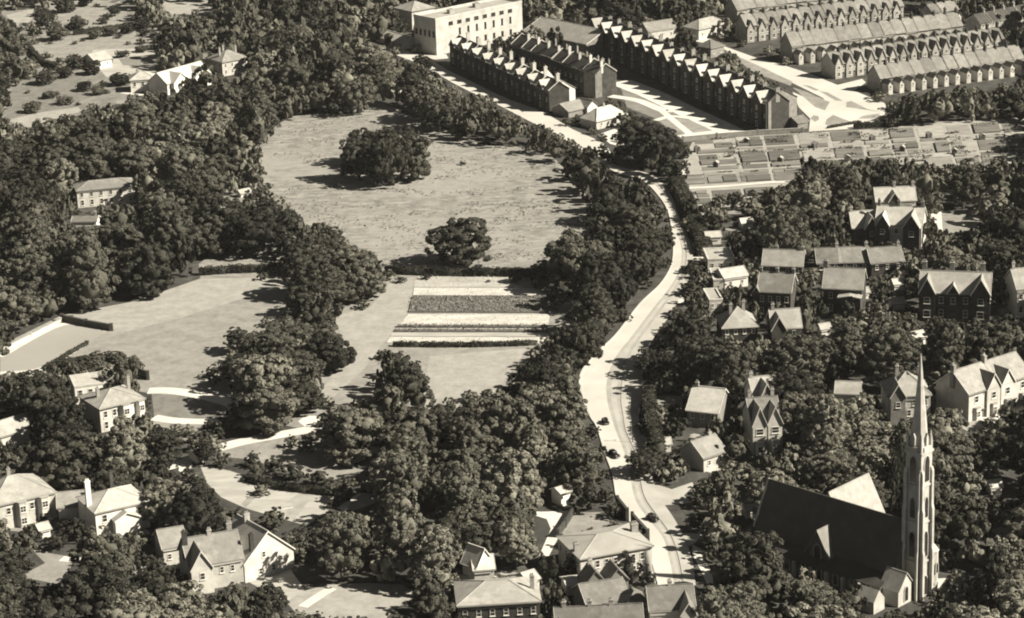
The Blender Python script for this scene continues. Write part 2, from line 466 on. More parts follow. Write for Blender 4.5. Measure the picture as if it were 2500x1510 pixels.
# open fields top left
flat('field', [(-20, -10), (520, -10), (512, 60), (400, 75), (400, 190), (330, 240), (200, 280), (70, 315), (-20, 310)], M['field'])
for k, pts in enumerate([[(14, 38), (84, 21), (80, 45), (56, 72), (40, 62)], [(203, 52), (308, 31), (318, 56), (208, 75)], [(384, -6), (518, -6), (508, 36), (414, 36)],
                         [(52, 108), (200, 88), (315, 73), (370, 70), (390, 122), (350, 135), (287, 147), (192, 160), (108, 161)], [(30, 212), (190, 178), (250, 224), (157, 266), (12, 302)],
                         [(120, -6), (330, -6), (315, 30), (215, 50), (125, 62)]]):
    flat('field', pts, [M['lawn_pale'], M['lawn'], M['lawn_pale'], M['lawn'], M['lawn_dark'], M['lawn']][k])
flat('field', [(15, 294), (100, 275), (192, 262), (198, 273), (130, 292), (70, 312)], M['lawn_pale'])
flat('field', [(225, 122), (388, 118), (380, 132), (290, 145), (300, 160), (380, 163), (376, 185), (260, 190), (228, 150)], M['bed_pale'])
strip('path', [(300, 226), (345, 232), (385, 222)], 3.0, M['path'])
for q_ in strip_later: strip('path', q_, 2.4, M['path'])
# pockets of grass in the wood
flat('lawn', [(490, 502), (545, 476), (612, 462), (606, 486), (552, 508), (515, 526)], M['lawn'])
strip('path', [(982, 190), (985, 210), (992, 238)], 4.0, M['path'])
flat('path', [(985, 225), (1020, 218), (1022, 250), (990, 252)], M['path'])

# ------------------------------------------------------------------ the terraced streets, the green and the allotments
flat('street', [(1730, 100), (1850, 143), (1920, 162), (1975, 180), (2045, 208), (2105, 193), (2114, 202), (2085, 222), (2163, 254), (2160, 280), (2120, 296), (2250, 298), (2255, 304), (1975, 322), (1978, 290), (1950, 262),
                (1935, 225), (2020, 262), (2010, 240), (1900, 186), (1840, 160)], M['road_far'])
flat('street', [(1700, 88), (1770, 100), (1730, 108), (1690, 100)], M['road_far'])
for pts in ([(2066, 250), (2078, 247), (2118, 267), (2150, 274), (2066, 262)], [(2104, 284), (2150, 277), (2130, 290), (2096, 290)], [(2014, 304), (2018, 292), (2034, 281), (2082, 300), (2034, 312)],
            [(1978, 290), (1986, 282), (1998, 284), (2000, 292), (1990, 298)], [(1935, 214), (1968, 224), (2026, 250), (2014, 270), (1990, 262)], [(1958, 207), (1975, 210), (2002, 221), (1990, 222)],
            [(2000, 223), (2020, 226), (2058, 247), (2040, 246)], [(1770, 125), (1850, 160), (1935, 200), (1930, 210), (1840, 178)]):
    flat('green', pts, M['lawn'])
# gardens between the rows
flat('garden_plot', [(1516, 215), (1600, 238), (1760, 300), (1770, 330), (1670, 345), (1600, 290), (1530, 262)], M['plot_a'])
flat('garden_plot', [(1600, 292), (1680, 290), (1740, 318), (1680, 334)], M['plot_b'])
strip('path', [(1512, 200), (1590, 230), (1668, 268), (1745, 303), (1795, 328)], 11.0, M['path'])
strip('path', [(1490, 235), (1560, 247), (1625, 272), (1650, 262)], 4.5, M['path'])
strip('path', [(1605, 262), (1650, 300), (1690, 332)], 3.0, M['path'])
strip('path', [(1600, 295), (1640, 285), (1690, 290)], 3.0, M['path'])
strip('path', [(1660, 335), (1730, 325), (1800, 322)], 5.0, M['path'])
flat('yard', [(1460, 330), (1500, 315), (1545, 335), (1530, 362), (1490, 352)], M['path'])

flat('allotments', [(1690, 348), (1850, 332), (2170, 314), (2260, 300), (2620, 282), (2620, 420), (2300, 430), (1960, 470), (1700, 530), (1640, 450)], M['lawn_pale'])
arng = random.Random(11)
def grid_plots(cols, rows, sh, gap=7.0):
    """plots between pixel columns (at the top row) and rows; sh = sideways drift per pixel downwards"""
    for (y0, y1) in rows:
        for i in range(len(cols) - 1):
            nx, ny = arng.choice([1, 1, 1, 2]), arng.choice([1, 1, 2])
            for ix in range(nx):
                for iy in range(ny):
                    if arng.random() < .06: continue
                    w0 = (cols[i + 1] - cols[i] - gap) / nx
                    a = cols[i] + gap / 2 + ix * w0 + arng.uniform(0, 2.5); b = a + w0 - arng.uniform(0.5, 5)
                    ya = y0 + (y1 - y0) * iy / ny + arng.uniform(0, .8); yb = y0 + (y1 - y0) * (iy + 1) / ny - arng.uniform(.3, 1.6)
                    def pt(x, y):
                        return (x + (y - rows[0][0]) * sh, y + (x - 2100) * -0.055)
                    dark = .8 if a < 2150 else .5
                    j = lambda: arng.uniform(-.8, .8)
                    flat('garden_plot', [pt(a + j(), ya), pt(b + j(), ya), pt(b + j(), yb), pt(a + j(), yb)], M['plot_a'] if arng.random() < dark else M['plot_b'], thick=0.06 + arng.random() ** 2 * .6)
grid_plots([1690, 1790, 1860, 1942, 2020, 2100, 2165, 2232, 2305, 2370, 2440, 2510, 2600], [(320, 344), (347, 356), (359, 384), (387, 397), (400, 430)], 0.28)
grid_plots([1650, 1720, 1800, 1880, 1950], [(406, 412), (414, 430), (446, 462), (465, 478)], 0.3)
strip('path', [(1640, 470), (1665, 462), (1760, 457), (1880, 447), (1925, 447)], 2.4, M['path'])
strip('path', [(1665, 415), (1668, 440), (1668, 462)], 2.4, M['path'])
flat('path', [(1680, 500), (1700, 520), (1722, 572), (1718, 592), (1702, 560)], M['lawn_pale'])
flat('lawn', [(2290, 520), (2400, 510), (2410, 545), (2380, 560), (2300, 575)], M['lawn'])
flat('path', [(2270, 525), (2298, 515), (2302, 572), (2275, 560)], M['path'])
flat('garden_plot', [(1605, 965), (1665, 968), (1675, 1000), (1605, 1000)], M['lawn'])
flat('path', [(2370, 1012), (2500, 985), (2500, 1000), (2440, 1020), (2420, 1040)], M['path'])
flat('lawn', [(2290, 1250), (2400, 1255), (2385, 1310), (2330, 1300), (2270, 1290)], M['lawn'])
flat('path', [(2210, 1418), (2310, 1412), (2290, 1440), (2230, 1465)], M['path'])

# ------------------------------------------------------------------ surfaces that no crown may cover
keep([(648, 350), (705, 296), (780, 287), (850, 287), (915, 255), (960, 270), (1010, 304), (1100, 326), (1180, 362), (1260, 364), (1335, 385), (1375, 420), (1420, 478), (1420, 520), (1430, 555),
      (1370, 580), (1345, 625), (1320, 662), (950, 662), (925, 625), (850, 580), (785, 540), (740, 540), (735, 505), (670, 470), (655, 430), (640, 400)])
keep([(500, 502), (550, 480), (607, 465), (600, 483), (550, 505), (520, 520)])
keep([(492, 642), (545, 610), (620, 622), (690, 625), (650, 655), (630, 668), (490, 670)])
keep([(0, 855), (150, 775), (330, 742), (485, 692), (715, 680), (665, 712), (720, 742), (625, 780), (618, 810), (555, 830), (545, 870), (560, 890), (455, 900), (455, 935), (520, 950), (575, 985), (560, 1005), (490, 1035),
      (370, 1040), (365, 945), (345, 930), (345, 885), (260, 862), (170, 880), (110, 905), (0, 910)])
keep([(955, 690), (1015, 676), (1230, 676), (1330, 720), (1340, 765), (1395, 745), (1360, 800), (1300, 830), (1285, 860), (1270, 885), (1225, 930), (1205, 955), (1090, 965), (1040, 1005), (1050, 930), (1020, 870),
      (965, 840), (915, 850), (905, 915), (900, 990), (840, 975), (800, 955), (785, 990), (800, 930), (850, 880), (815, 770), (905, 752)])
keep([(530, 1096), (700, 1052), (728, 1020), (780, 1016), (785, 1050), (700, 1065), (690, 1090), (770, 1135), (860, 1135), (900, 1092), (935, 1108), (880, 1150), (835, 1174), (760, 1150), (620, 1112), (540, 1112)])
keep([(495, 1140), (560, 1150), (640, 1176), (815, 1207), (800, 1250), (748, 1284), (640, 1255), (540, 1215), (505, 1180)])
keep([(885, 1205), (940, 1213), (860, 1246), (840, 1240)])
keep([(735, 1445), (800, 1432), (985, 1434), (1010, 1452), (960, 1480), (900, 1500), (760, 1500), (700, 1460)])
keep([(70, 1334), (122, 1355), (230, 1370), (165, 1392), (140, 1422), (55, 1408), (115, 1375)])
keep([(400, 1145), (465, 1118), (468, 1140), (440, 1150)])
keep([(758, 1300), (800, 1302), (850, 1314), (770, 1312)])
_ra = [(a[0] + (b[0] - a[0]) * .02, a[1]) for a, b in zip(RL, RR)]; _rb = [(b[0] - (b[0] - a[0]) * .04, b[1]) for a, b in zip(RL, RR)]
keep(_ra + _rb[::-1])
keep([(1190, 238), (1225, 250), (1290, 268), (1365, 300), (1475, 350), (1420, 356), (1340, 310), (1280, 290)])
keep([(1061, 175), (1090, 170), (1140, 195), (1180, 225), (1150, 226), (1100, 205)])
keep([(960, 130), (1090, 134), (1085, 143), (1010, 150)])
keep([(1280, 1250), (1388, 1250), (1400, 1254), (1490, 1254), (1500, 1280), (1364, 1310), (1342, 1356), (1318, 1356), (1345, 1292)])
keep([(1592, 1182), (1640, 1195), (1690, 1180), (1665, 1212), (1680, 1228), (1620, 1232)])
keep([(1690, 1354), (1710, 1354), (1740, 1400), (1738, 1425), (1712, 1395)])
keep([(1640, 1305), (1700, 1310), (1690, 1345), (1650, 1345)])
keep([(10, 40), (84, 18), (84, 48), (56, 76)]); keep([(130, 0), (330, 0), (312, 56), (205, 78), (135, 70)]); keep([(203, 52), (308, 31), (312, 56), (215, 72)]); keep([(395, 0), (510, 0), (505, 33), (418, 33)])
keep([(56, 108), (200, 90), (315, 75), (368, 72), (385, 120), (350, 132), (287, 145), (192, 157), (108, 158)]); keep([(225, 125), (380, 122), (370, 180), (260, 188), (235, 150)])
keep([(20, 295), (100, 277), (190, 264), (130, 290), (70, 308)])
keep([(30, 205), (190, 172), (300, 200), (330, 240), (157, 265), (20, 300)])
keep([(1500, 205), (1600, 225), (1700, 265), (1810, 322), (1770, 335), (1665, 343), (1600, 300), (1530, 262)])
keep([(1690, 340), (1850, 326), (2150, 312), (2260, 304), (2500, 295), (2500, 385), (2300, 395), (2200, 390), (2080, 385), (1960, 400), (1930, 445), (1700, 485), (1650, 460), (1680, 430)])
keep([(1730, 100), (1850, 135), (2040, 200), (2110, 195), (2085, 222), (2158, 256), (2150, 300), (1975, 320), (1935, 225), (1840, 165)])
keep([(1470, 345), (1500, 320), (1540, 338), (1520, 358)])
keep([(1690, 515), (1720, 575), (1712, 590), (1700, 560)]); keep([(2280, 525), (2390, 515), (2400, 545), (2300, 568)])
keep([(985, 195), (1000, 235), (988, 235), (980, 205)]); keep([(1610, 970), (1655, 970), (1660, 995), (1610, 995)])
keep([(1690, 628), (1715, 628), (1718, 640), (1690, 643)])
keep([(2290, 1258), (2385, 1258), (2370, 1295), (2330, 1290)])

keep([(1095, 112), (1340, 238), (1345, 262), (1270, 255), (1180, 215), (1095, 160)]); keep([(1290, 125), (1450, 195), (1445, 238), (1340, 200), (1260, 130)])
keep([(1445, 75), (1868, 262), (1842, 322), (1520, 198), (1470, 150), (1440, 105)])

keep([(1835, 60), (2050, 10), (2210, -8), (2215, 35), (2330, 40), (2440, 60), (2440, 90), (2500, 110), (2500, 195), (2340, 215), (2165, 235), (2130, 190), (2045, 190), (1960, 160), (1925, 120), (1840, 100)])

keep([(1063, 52), (1274, 8), (1274, 70), (1100, 130), (1066, 133)])

# bright bits of garden between the trees
for (x, y, w_, h_, k_) in [(2109, 716, 34, 12, 'bed_pale'), (2194, 738, 34, 18, 'bed_pale'), (2018, 802, 26, 12, 'bed_pale'), (2395, 826, 40, 14, 'bed_pale'),
    (2015, 1042, 100, 12, 'bed_pale'), (2372, 1040, 60, 26, 'lawn_pale'), (1819, 1238, 40, 26, 'bed_pale'), (2440, 1120, 50, 20, 'lawn'), (1905, 880, 40, 16, 'lawn'), (1985, 858, 34, 14, 'bed_pale'), (1940, 905, 30, 14, 'bed_pale'), (1700, 1065, 40, 14, 'bed_pale'),
    (1660, 1040, 40, 12, 'bed_pale'), (1745, 1150, 44, 14, 'bed_pale'), (2200, 1000, 30, 16, 'bed_pale'), (2290, 968, 14, 26, 'bed_pale'), (2130, 660, 30, 10, 'bed_pale'), (2060, 662, 26, 8, 'bed_pale'), (1800, 560, 70, 12, 'lawn'), (1780, 520, 80, 12, 'lawn'), (1850, 540, 30, 8, 'bed_pale'),
    (2420, 640, 40, 12, 'lawn'), (2450, 760, 40, 14, 'bed_pale'), (1215, 1192, 60, 16, 'bed_pale'), (1225, 1150, 70, 14, 'lawn'), (1180, 1215, 34, 10, 'bed_pale'), (1090, 1380, 30, 12, 'lawn'), (420, 1310, 40, 14, 'bed_pale'), (352, 1300, 36, 16, 'lawn'), (545, 1010, 20, 14, 'bed_pale'),
    (140, 985, 34, 10, 'bed_pale'), (90, 1250, 40, 14, 'bed_pale'), (40, 1290, 50, 16, 'lawn'), (2320, 1190, 44, 16, 'lawn_pale'), (2450, 1300, 60, 24, 'lawn'), (2400, 1400, 40, 16, 'lawn_pale'), (1870, 1350, 30, 12, 'lawn'), (2170, 1090, 30, 10, 'lawn'), (640, 1300, 26, 10, 'bed_pale'),
    (1160, 1335, 40, 14, 'bed_pale'), (1240, 1400, 50, 10, 'bed_pale'), (300, 250, 50, 14, 'lawn'), (350, 268, 60, 10, 'lawn'), (560, 60, 40, 12, 'lawn'), (1690, 30, 40, 8, 'bed_pale'), (1560, 12, 60, 12, 'bed_pale'), (1420, 20, 40, 8, 'lawn'), (2310, 660, 26, 10, 'bed_pale'), (200, 985, 24, 10, 'bed_pale')]:
    pts = [(x + math.cos(t) * w_ / 2 * arng.uniform(.5, 1.25), y + math.sin(t) * h_ / 2 * arng.uniform(.5, 1.25)) for t in [i * math.pi / 5 for i in range(10)]]
    flat('garden_patch', pts, M['lawn_pale' if k_ == 'bed_pale' and arng.random() < .5 else k_]); keep(pts)

keep([(1600, 1180), (1690, 1180), (1700, 1310), (1725, 1440), (1640, 1440)])
# ------------------------------------------------------------------ houses
WIN = {}
def window(parent, w, h, x, y, z, rz=0.0, frame='white', sash=2):
    """frame with sill and glazing bar; the pane lies behind it. Local -y looks outwards"""
    key = (round(w, 2), round(h, 2), frame, sash)
    if key not in WIN:
        f = MB(); t = 0.11
        f.box(-w / 2, -w / 2 + t, -0.09, 0.02, 0, h); f.box(w / 2 - t, w / 2, -0.09, 0.02, 0, h)
        f.box(-w / 2 + t, w / 2 - t, -0.09, 0.02, h - t, h); f.box(-w / 2 + t, w / 2 - t, -0.09, 0.02, 0, t)
        f.box(-w / 2 + t, w / 2 - t, -0.07, 0.0, h * .5 - .04, h * .5 + .04)
        if sash > 2: f.box(-.04, .04, -0.065, 0.0, t, h - t)
        f.box(-w / 2 - .12, w / 2 + .12, -0.2, 0.02, -0.14, -0.01)
        p = MB(); p.box(-w / 2 + t, w / 2 - t, -0.03, -0.012, t, h - t)
        WIN[key] = (f.mesh('window', M[frame]), p.mesh('pane', M['glass']))
    fm, pm = WIN[key]
    o = link('window', fm, parent, (x, y, z), rz)
    link('pane', pm, o)
    return o
def chimney(parent, x, y, z0, z1, w=0.9, d=0.6, pots=2, material='chimney'):
    mb = MB()
    mb.box(x - w / 2, x + w / 2, y - d / 2, y + d / 2, z0, z1 - .25)
    mb.box(x - w / 2 - .1, x + w / 2 + .1, y - d / 2 - .1, y + d / 2 + .1, z1 - .25, z1)
    for i in range(pots):
        mb.cyl(x + (i - (pots - 1) / 2) * w * .8 / max(pots, 1), y, z1, z1 + .6, .16, .12, 6)
    return mb.build('chimney', M[material], parent)

def gable_roof(mb, w, d, ze, rise, o=0.35, ridge=True):
    k = rise / (d / 2)
    zl, zr = ze - o * k + .12, ze + rise + .12
    mb.slab([(-o, -o, zl), (w + o, -o, zl), (w + o, d / 2, zr), (-o, d / 2, zr)])
    mb.slab([(-o, d + o, zl), (-o, d / 2, zr), (w + o, d / 2, zr), (w + o, d + o, zl)])
    if ridge: mb.box(-o, w + o, d / 2 - .16, d / 2 + .16, zr - .06, zr + .1)
def hip_roof(mb, w, d, ze, rise, o=0.4):
    i = min(d, w) / 2
    if w >= d: A, B = (i, d / 2), (w - i, d / 2)
    else: A, B = (w / 2, i), (w / 2, d - i)
    k = rise / i; zl = ze - o * k + .1; zr = ze + rise + .1
    c = [(-o, -o, zl), (w + o, -o, zl), (w + o, d + o, zl), (-o, d + o, zl)]
    a, b = (A[0], A[1], zr), (B[0] + .02, B[1] + .02, zr)
    if w >= d:
        mb.slab([c[0], c[1], b, a]); mb.slab([c[2], c[3], a, b]); mb.slab([c[1], c[2], b]); mb.slab([c[3], c[0], a])
    else:
        mb.slab([c[1], c[2], b, a]); mb.slab([c[3], c[0], a, b]); mb.slab([c[0], c[1], a]); mb.slab([c[2], c[3], b])
    for p, q in ((a, b), (a, c[0]), (a, c[3]), (b, c[2]), (b, c[1])):
        mb.tube(p, q, .14, n=5)
    return a, b

def house_parts(root, w, d, ze, rise, roof='gable', wm='brick', rm='slate', chim=(), wins=(), wings=(), barge=True, frame='white', door=None, band=False, parapet=0.5, bays=()):
    """everything in the local frame: x along the front from left to right, y away from the viewer"""
    mb = MB()
    if roof == 'gable': mb.prism([(0, 0, 0), (0, d, 0), (0, d, ze), (0, d / 2, ze + rise), (0, 0, ze)], (w, 0, 0))
    elif roof == 'gable_y': mb.prism([(0, 0, 0), (w, 0, 0), (w, 0, ze), (w / 2, 0, ze + rise), (0, 0, ze)], (0, d, 0))
    else: mb.box(0, w, 0, d, 0, ze)
    mb.build('wall', M[wm], root)
    rb = MB()
    if roof == 'gable': gable_roof(rb, w, d, ze, rise)
    elif roof == 'gable_y':
        t = MB(); gable_roof(t, d, w, ze, rise)
        rb.v = [(y, x, z) for x, y, z in t.v]; rb.f = [tuple(reversed(f)) for f in t.f]
    elif roof == 'hip': hip_roof(rb, w, d, ze, rise)
    else:
        p = parapet
        rb.box(.3, w - .3, .3, d - .3, ze + .01, ze + .12)
        pb = MB()
        pb.box(-.1, w + .1, -.1, .3, ze + .003, ze + p); pb.box(-.1, w + .1, d - .3, d + .1, ze + .003, ze + p)
        pb.box(-.1, .3, .302, d - .302, ze + .003, ze + p); pb.box(w - .3, w + .1, .302, d - .302, ze + .003, ze + p)
        pb.build('parapet', M['render' if wm in ('render', 'white') else wm], root)
    ro = rb.build('roof', M[rm], root)
    if roof in ('gable', 'hip'):
        gb = MB(); zg = ze - .35 * rise / (d / 2 if roof == 'gable' else min(w, d) / 2)
        gb.box(-.3, w + .3, -.62, -.46, zg - .12, zg + .03); gb.build('gutter', M['lead'], ro)
    if roof == 'gable' and barge:
        for xx in (-.44, w + .38):
            eb = MB(); kz = rise / (d / 2)
            eb.prism([(xx, -.4, ze - .4 * kz - .1), (xx, -.4, ze - .4 * kz + .2), (xx, d / 2, ze + rise + .22), (xx, d + .4, ze - .4 * kz + .2), (xx, d + .4, ze - .4 * kz - .1), (xx, d / 2, ze + rise - .1)], (.06, 0, 0)); eb.build('barge_board', M['white'], ro)
    if band:
        bb = MB(); bb.box(-.15, w + .15, -.22, -.002, ze - .55, ze - .15); bb.build('cornice', M['white'], root)
    for c in chim:
        x, y, h = c[0] * w, c[1] * d, c[2]
        chimney(ro, x, y, ze + .05, ze + rise + h, *c[3:])
    if roof == 'gable_y' and barge:
        for s in (0, 1):
            b = MB()
            a0 = (-.35, ze - .35 * rise / (w / 2) + .1) if s == 0 else (w + .35, ze - .35 * rise / (w / 2) + .1)
            b.prism([(a0[0], -.42, a0[1] - .28), (a0[0], -.42, a0[1] + .08), (w / 2, -.42, ze + rise + .16), (w / 2, -.42, ze + rise - .2)], (0, .06, 0))
            b.build('barge_board', M['white'], root)
    kk = rise / (d / 2) if roof == 'gable' else (rise / (min(w, d) / 2) if roof == 'hip' else 1)
    for g in wings:
        x0, x1 = g['x'][0] * w, g['x'][1] * w
        pj, e, r = g.get('proj', 1.2), g.get('ze', ze), g.get('rise', 2.5)
        xm = (x0 + x1) / 2
        yb = min(max((e + r - ze) / kk, .3) + .3, d / 2) if roof in ('gable', 'hip') else d * .6
        if g.get('back'): yb = d * .5
        a = MB(); a.prism([(x0, -pj, 0), (x1, -pj, 0), (x1, -pj, e), (xm, -pj, e + r), (x0, -pj, e)], (0, max(pj - .003, .15) if not g.get('deep') else pj + yb, 0))
        # the gable over the eaves line runs back to the roof
        if r > 0: a.prism([(x0 + .02, -pj + .2, e - .2), (x1 - .02, -pj + .2, e - .2), (xm, -pj + .2, e + r - .05)], (0, pj + yb * .9, 0))
        a.build('gable_wing', M[g.get('wm', wm)], root)
        q = MB(); o = .3; k = r / ((x1 - x0) / 2); zl, zr = e - o * k + .12, e + r + .12
        ya = -pj - .35
        yl = max(0.35, (zl - ze) / kk + .4)
        q.slab([(x0 - o, ya, zl), (xm, ya, zr), (xm, yb, zr), (x0 - o, yl, zl)])
        q.slab([(x1 + o, ya, zl), (x1 + o, yl, zl), (xm, yb, zr), (xm, ya, zr)])
        q.build('wing_roof', M[g.get('rm', rm)], root)
        if barge:
            b = MB()
            for sx, x in ((-1, x0 - o), (1, x1 + o)):
                b.prism([(x, ya - .06, zl - .25), (x, ya - .06, zl + .08), (xm, ya - .06, zr + .06), (xm, ya - .06, zr - .3)], (0, .05, 0))
            b.build('barge_board', M['white'], root)
        for (z, ww, hh) in g.get('wins', ()):
            window(root, ww, hh, xm, -pj - .005, z, 0, frame)
    for b in bays:                                   # canted bay windows on the front: (x, width, depth, height)
        x, bw, bd, bh = b[0] * w, b[1], b[2], b[3]
        a = MB()
        pts = [(x - bw / 2, -.003, 0), (x - bw * .3, -bd, 0), (x + bw * .3, -bd, 0), (x + bw / 2, -.003, 0)]
        a.prism(pts, (0, 0, bh)); a.build('bay', M[b[4] if len(b) > 4 else wm], root)
        t = MB(); top = [(p[0] + (p[0] - x) * .08, p[1] * 1.08 - .004, bh + .002) for p in pts]
        t.prism(top, (0, 0, .22)); t.build('bay_roof', M['lead'], root)
        nf = int(bh // 3)
        for j in range(max(nf, 1)): window(root, bw * .5, 1.7, x, -bd - .005, .9 + 3.1 * j, 0, frame, 3)
    for s in wins:
        face, xs, z, ww, hh = s[:5]
        if isinstance(xs, int): xs = [(i + .5) / xs for i in range(xs)]
        for f in xs:
            if face == 'F': window(root, ww, hh, f * w, -.005, z, 0, frame)
            elif face == 'R': window(root, ww, hh, w + .005, f * d, z, math.pi / 2, frame)
            elif face == 'L': window(root, ww, hh, -.005, f * d, z, -math.pi / 2, frame)
    if door is not None:
        dm = MB(); dm.box(door * w - .5, door * w + .5, -.08, -.002, 0.1, 2.2); dm.box(door * w - .75, door * w + .75, -.5, -.003, 2.35, 2.5)
        dm.build('door', M['wood'], root)

def frame_of(EL, ER, ze):
    a, b = at(*EL, ze), at(*ER, ze)
    u = b - a; u.z = 0; w = u.length; u.normalize()
    v = Vector((-u.y, u.x, 0))
    return Vector((a.x, a.y, 0)), u, v, w
def register(O, u, v, w, d, ze, rise, show=0.45, lm=None):
    FOOT.append((O, u, v, w, d))
    zs = Vector((0, 0, ze * show)); zt = Vector((0, 0, ze)); zr = Vector((0, 0, ze + rise))
    P = [O + zs, O + u * w + zs, O + zt, O + u * w + zt, O + v * d + zt, O + u * w + v * d + zt, O + v * d / 2 + zr, O + u * w + v * d / 2 + zr] if rise and True else \
        [O + zs, O + u * w + zs, O + zt, O + u * w + zt, O + v * d + zt, O + u * w + v * d + zt]
    c = O + u * w / 2 + v * d / 2
    keep_house(P, max(proj(O)[1], proj(O + u * w)[1]))
    if lm: LAND.append((lm, c))
    return c
def house(name, label, cat, EL, ER, ze, d, rise, roof='gable', show=0.45, lm=None, group=None, **kw):
    O, u, v, w = frame_of(EL, ER, ze)
    root = tag(empty(name, O, math.atan2(u.y, u.x)), label, cat, group)
    house_parts(root, w, d, ze, rise, roof, **kw)
    register(O, u, v, w, d, ze, rise, show, lm)
    return root

# ---- the big white block at the head of the road
house('commercial_building', 'large cream block with rows of dark windows and cornice at the head of the road', 'building', (1063, 52), (1274, 8), 15.5, 15, 0, 'flat', wm='render', rm='lead', parapet=1.2, show=.05,
      lm='the large cream block',
      wins=[('F', [.17 + .098 * i for i in range(8)], 12.4, 2.5, 1.5), ('F', [.27 + .098 * i for i in range(7)], 7.4, 1.2, 3.0), ('F', [.27 + .098 * i for i in range(7)], 2.2, 1.4, 2.4), ('L', 5, 8, 1.4, 2.6)],
      chim=[(.3, .5, 2.0, 3, 2, 4), (.62, .6, 2.0, 3, 2, 4)], frame='brick_dark')
house('hall', 'long grey pitched hall standing beside the cream block', 'hall', (1278, 76), (1432, 108), 7.0, 22, 4.5, wm='brick', rm='slate_pale', show=.6, wins=[('F', 7, 2.5, 1.2, 2.2), ('R', 3, 2.5, 1.2, 2.2)], lm='the grey pitched hall')
house('house', 'pale low range with flat front roofed behind the cream block', 'building', (1005, 28), (1060, 18), 9.0, 14, 3.0, 'hip', wm='render', rm='slate_pale', wins=[('F', 4, 5, 1.1, 1.7)], show=.6)
house('greenhouse', 'long low pale glass roofed shed on the edge of the dark wood', 'greenhouse', (886, 78), (985, 108), 2.6, 9, 2.4, wm='white', rm='roof_white', show=.3, wins=[('F', 6, .8, 1.2, 1.4)], lm='the pale shed in the wood')
house('cottage', 'small lit cottage with long pale wall behind the inverted gables terrace', 'cottage', (1583, 76), (1650, 66), 5.0, 8, 3, wm='render', rm='slate', wins=[('F', 3, 1.6, 1, 1.4)], show=.2, lm='the cottage behind the gabled terrace')
house('cottage', 'small hipped pale house left of the wide street', 'cottage', (1706, 72), (1778, 56), 5.0, 10, 3, 'hip', wm='render', rm='slate_pale', wins=[('F', 4, 1.6, 1, 1.4)], show=.2, lm='the hipped house by the wide street')
house('cottage', 'little square house at the near end of the wide street', 'cottage', (1735, 118), (1768, 110), 4.5, 8, 2.5, 'hip', wm='brick', rm='slate', wins=[('F', 2, 1.6, 1, 1.4)], show=.2)
# ---- lodges by the road
house('lodge', 'white gabled lodge at the end of the dark roadside terrace', 'lodge', (1347, 224), (1404, 214), 6.0, 9, 3.4, 'gable_y', wm='white', rm='slate_pale', show=0, chim=[(.5, .6, 1.2, .9, .6, 2)], lm='the white gabled lodge', barge=False)
house('outhouse', 'grey low roofed outhouse in front of the white gabled lodge', 'outhouse', (1388, 272), (1432, 262), 2.8, 10, 2.2, wm='brick', rm='slate_pale', show=.2)
house('lodge', 'pale roofed lodge with lit end wall above the road bend', 'lodge', (1456, 296), (1530, 278), 3.6, 9, 3.6, 'hip', wm='render', rm='roof_white', show=0.1, chim=[(.5, .5, 1.2)], wins=[('F', 3, 1.2, .9, 1.4)], lm='the pale roofed lodge')
house('outhouse', 'small white gabled shed left of the pale roofed lodge', 'outhouse', (1434, 262), (1458, 256), 3.2, 6, 2.2, 'gable_y', wm='white', rm='slate', show=0, barge=False)
house('cottage', 'small pale gabled cottage among the chimneys of the roadside terrace', 'cottage', (1324, 200), (1352, 192), 7, 7, 2.8, wm='brick', rm='roof_white', show=.7)

# ---- terraces: one house built, its copies placed along the row
def terrace(n, EL, ER, ze, d, rise, name, labeler, group, lm=None, show=0.3, flip_pairs=False, end_right=None, **kw):
    O, u, v, w = frame_of(EL, ER, ze)
    hw = w / n
    rz = math.atan2(u.y, u.x)
    proto = empty(name, O, rz)
    house_parts(proto, hw - .004, d, ze, rise, 'gable', **kw)
    for i in range(n):
        o = proto if i == 0 else copy_tree(proto)
        o.location = O + u * hw * i
        for r in [c for c in o.children if c.name.startswith('roof')]:
            for c in r.children: c.scale.z = rng.uniform(.96, 1.06); c.scale.y = rng.uniform(.96, 1.04)
        tag(o, labeler(i), 'house', group)
    register(O, u, v, w, d, ze, rise, show, None)
    if lm:
        for i in (0.15, .5, .85): LAND.append((lm, O + u * w * i + v * d / 2))
    return O, u, v, w
def lab(fmt):
    return lambda i: fmt.replace('#', ORD[i + 1])
terrace(9, (1098, 108), (1340, 222), 9.0, 9, 3.2, 'terraced_house', lab('dark gabled terraced house beside the upper road, # from the cream block'), 'terrace beside the upper road', lm='the dark roadside terrace',
        wm='brick_dark', rm='slate_dark', wings=[dict(x=(.08, .62), proj=.5, rise=3.0, ze=9.0, rm='roof_white', wins=[(4.2, 1.2, 1.6), (1.2, 1.4, 1.8)])], chim=[(.9, .5, 3.0, .8, 1.4, 2, 'render')], wins=[('F', [.8], 4.2, .9, 1.5)], door=.8)
terrace(8, (1250, 108), (1452, 181), 10.0, 10, 3.6, 'terraced_house', lab('dark terraced house with tall pale chimney, # from the hall, middle row'), 'middle terrace by the hall', lm='the middle terrace',
        wm='brick_dark', rm='slate_dark', chim=[(.96, .35, 1.8, .8, 1.2, 3, 'render'), (.6, .9, .6, .8, .6, 2)], wins=[('F', 2, 4.8, 1.0, 1.6), ('F', [.25], 1.2, 1.4, 1.8)], door=.75)
house('house', 'tall plain gable ended house closing the middle terrace', 'house', (1453, 181), (1504, 169), 10.2, 7, 3.6, 'gable_y', wm='brick', rm='slate_dark', show=0, barge=False, chim=[(.5, .25, 1.4, 1.4, .7, 3)], lm='the plain gable end of the middle terrace')
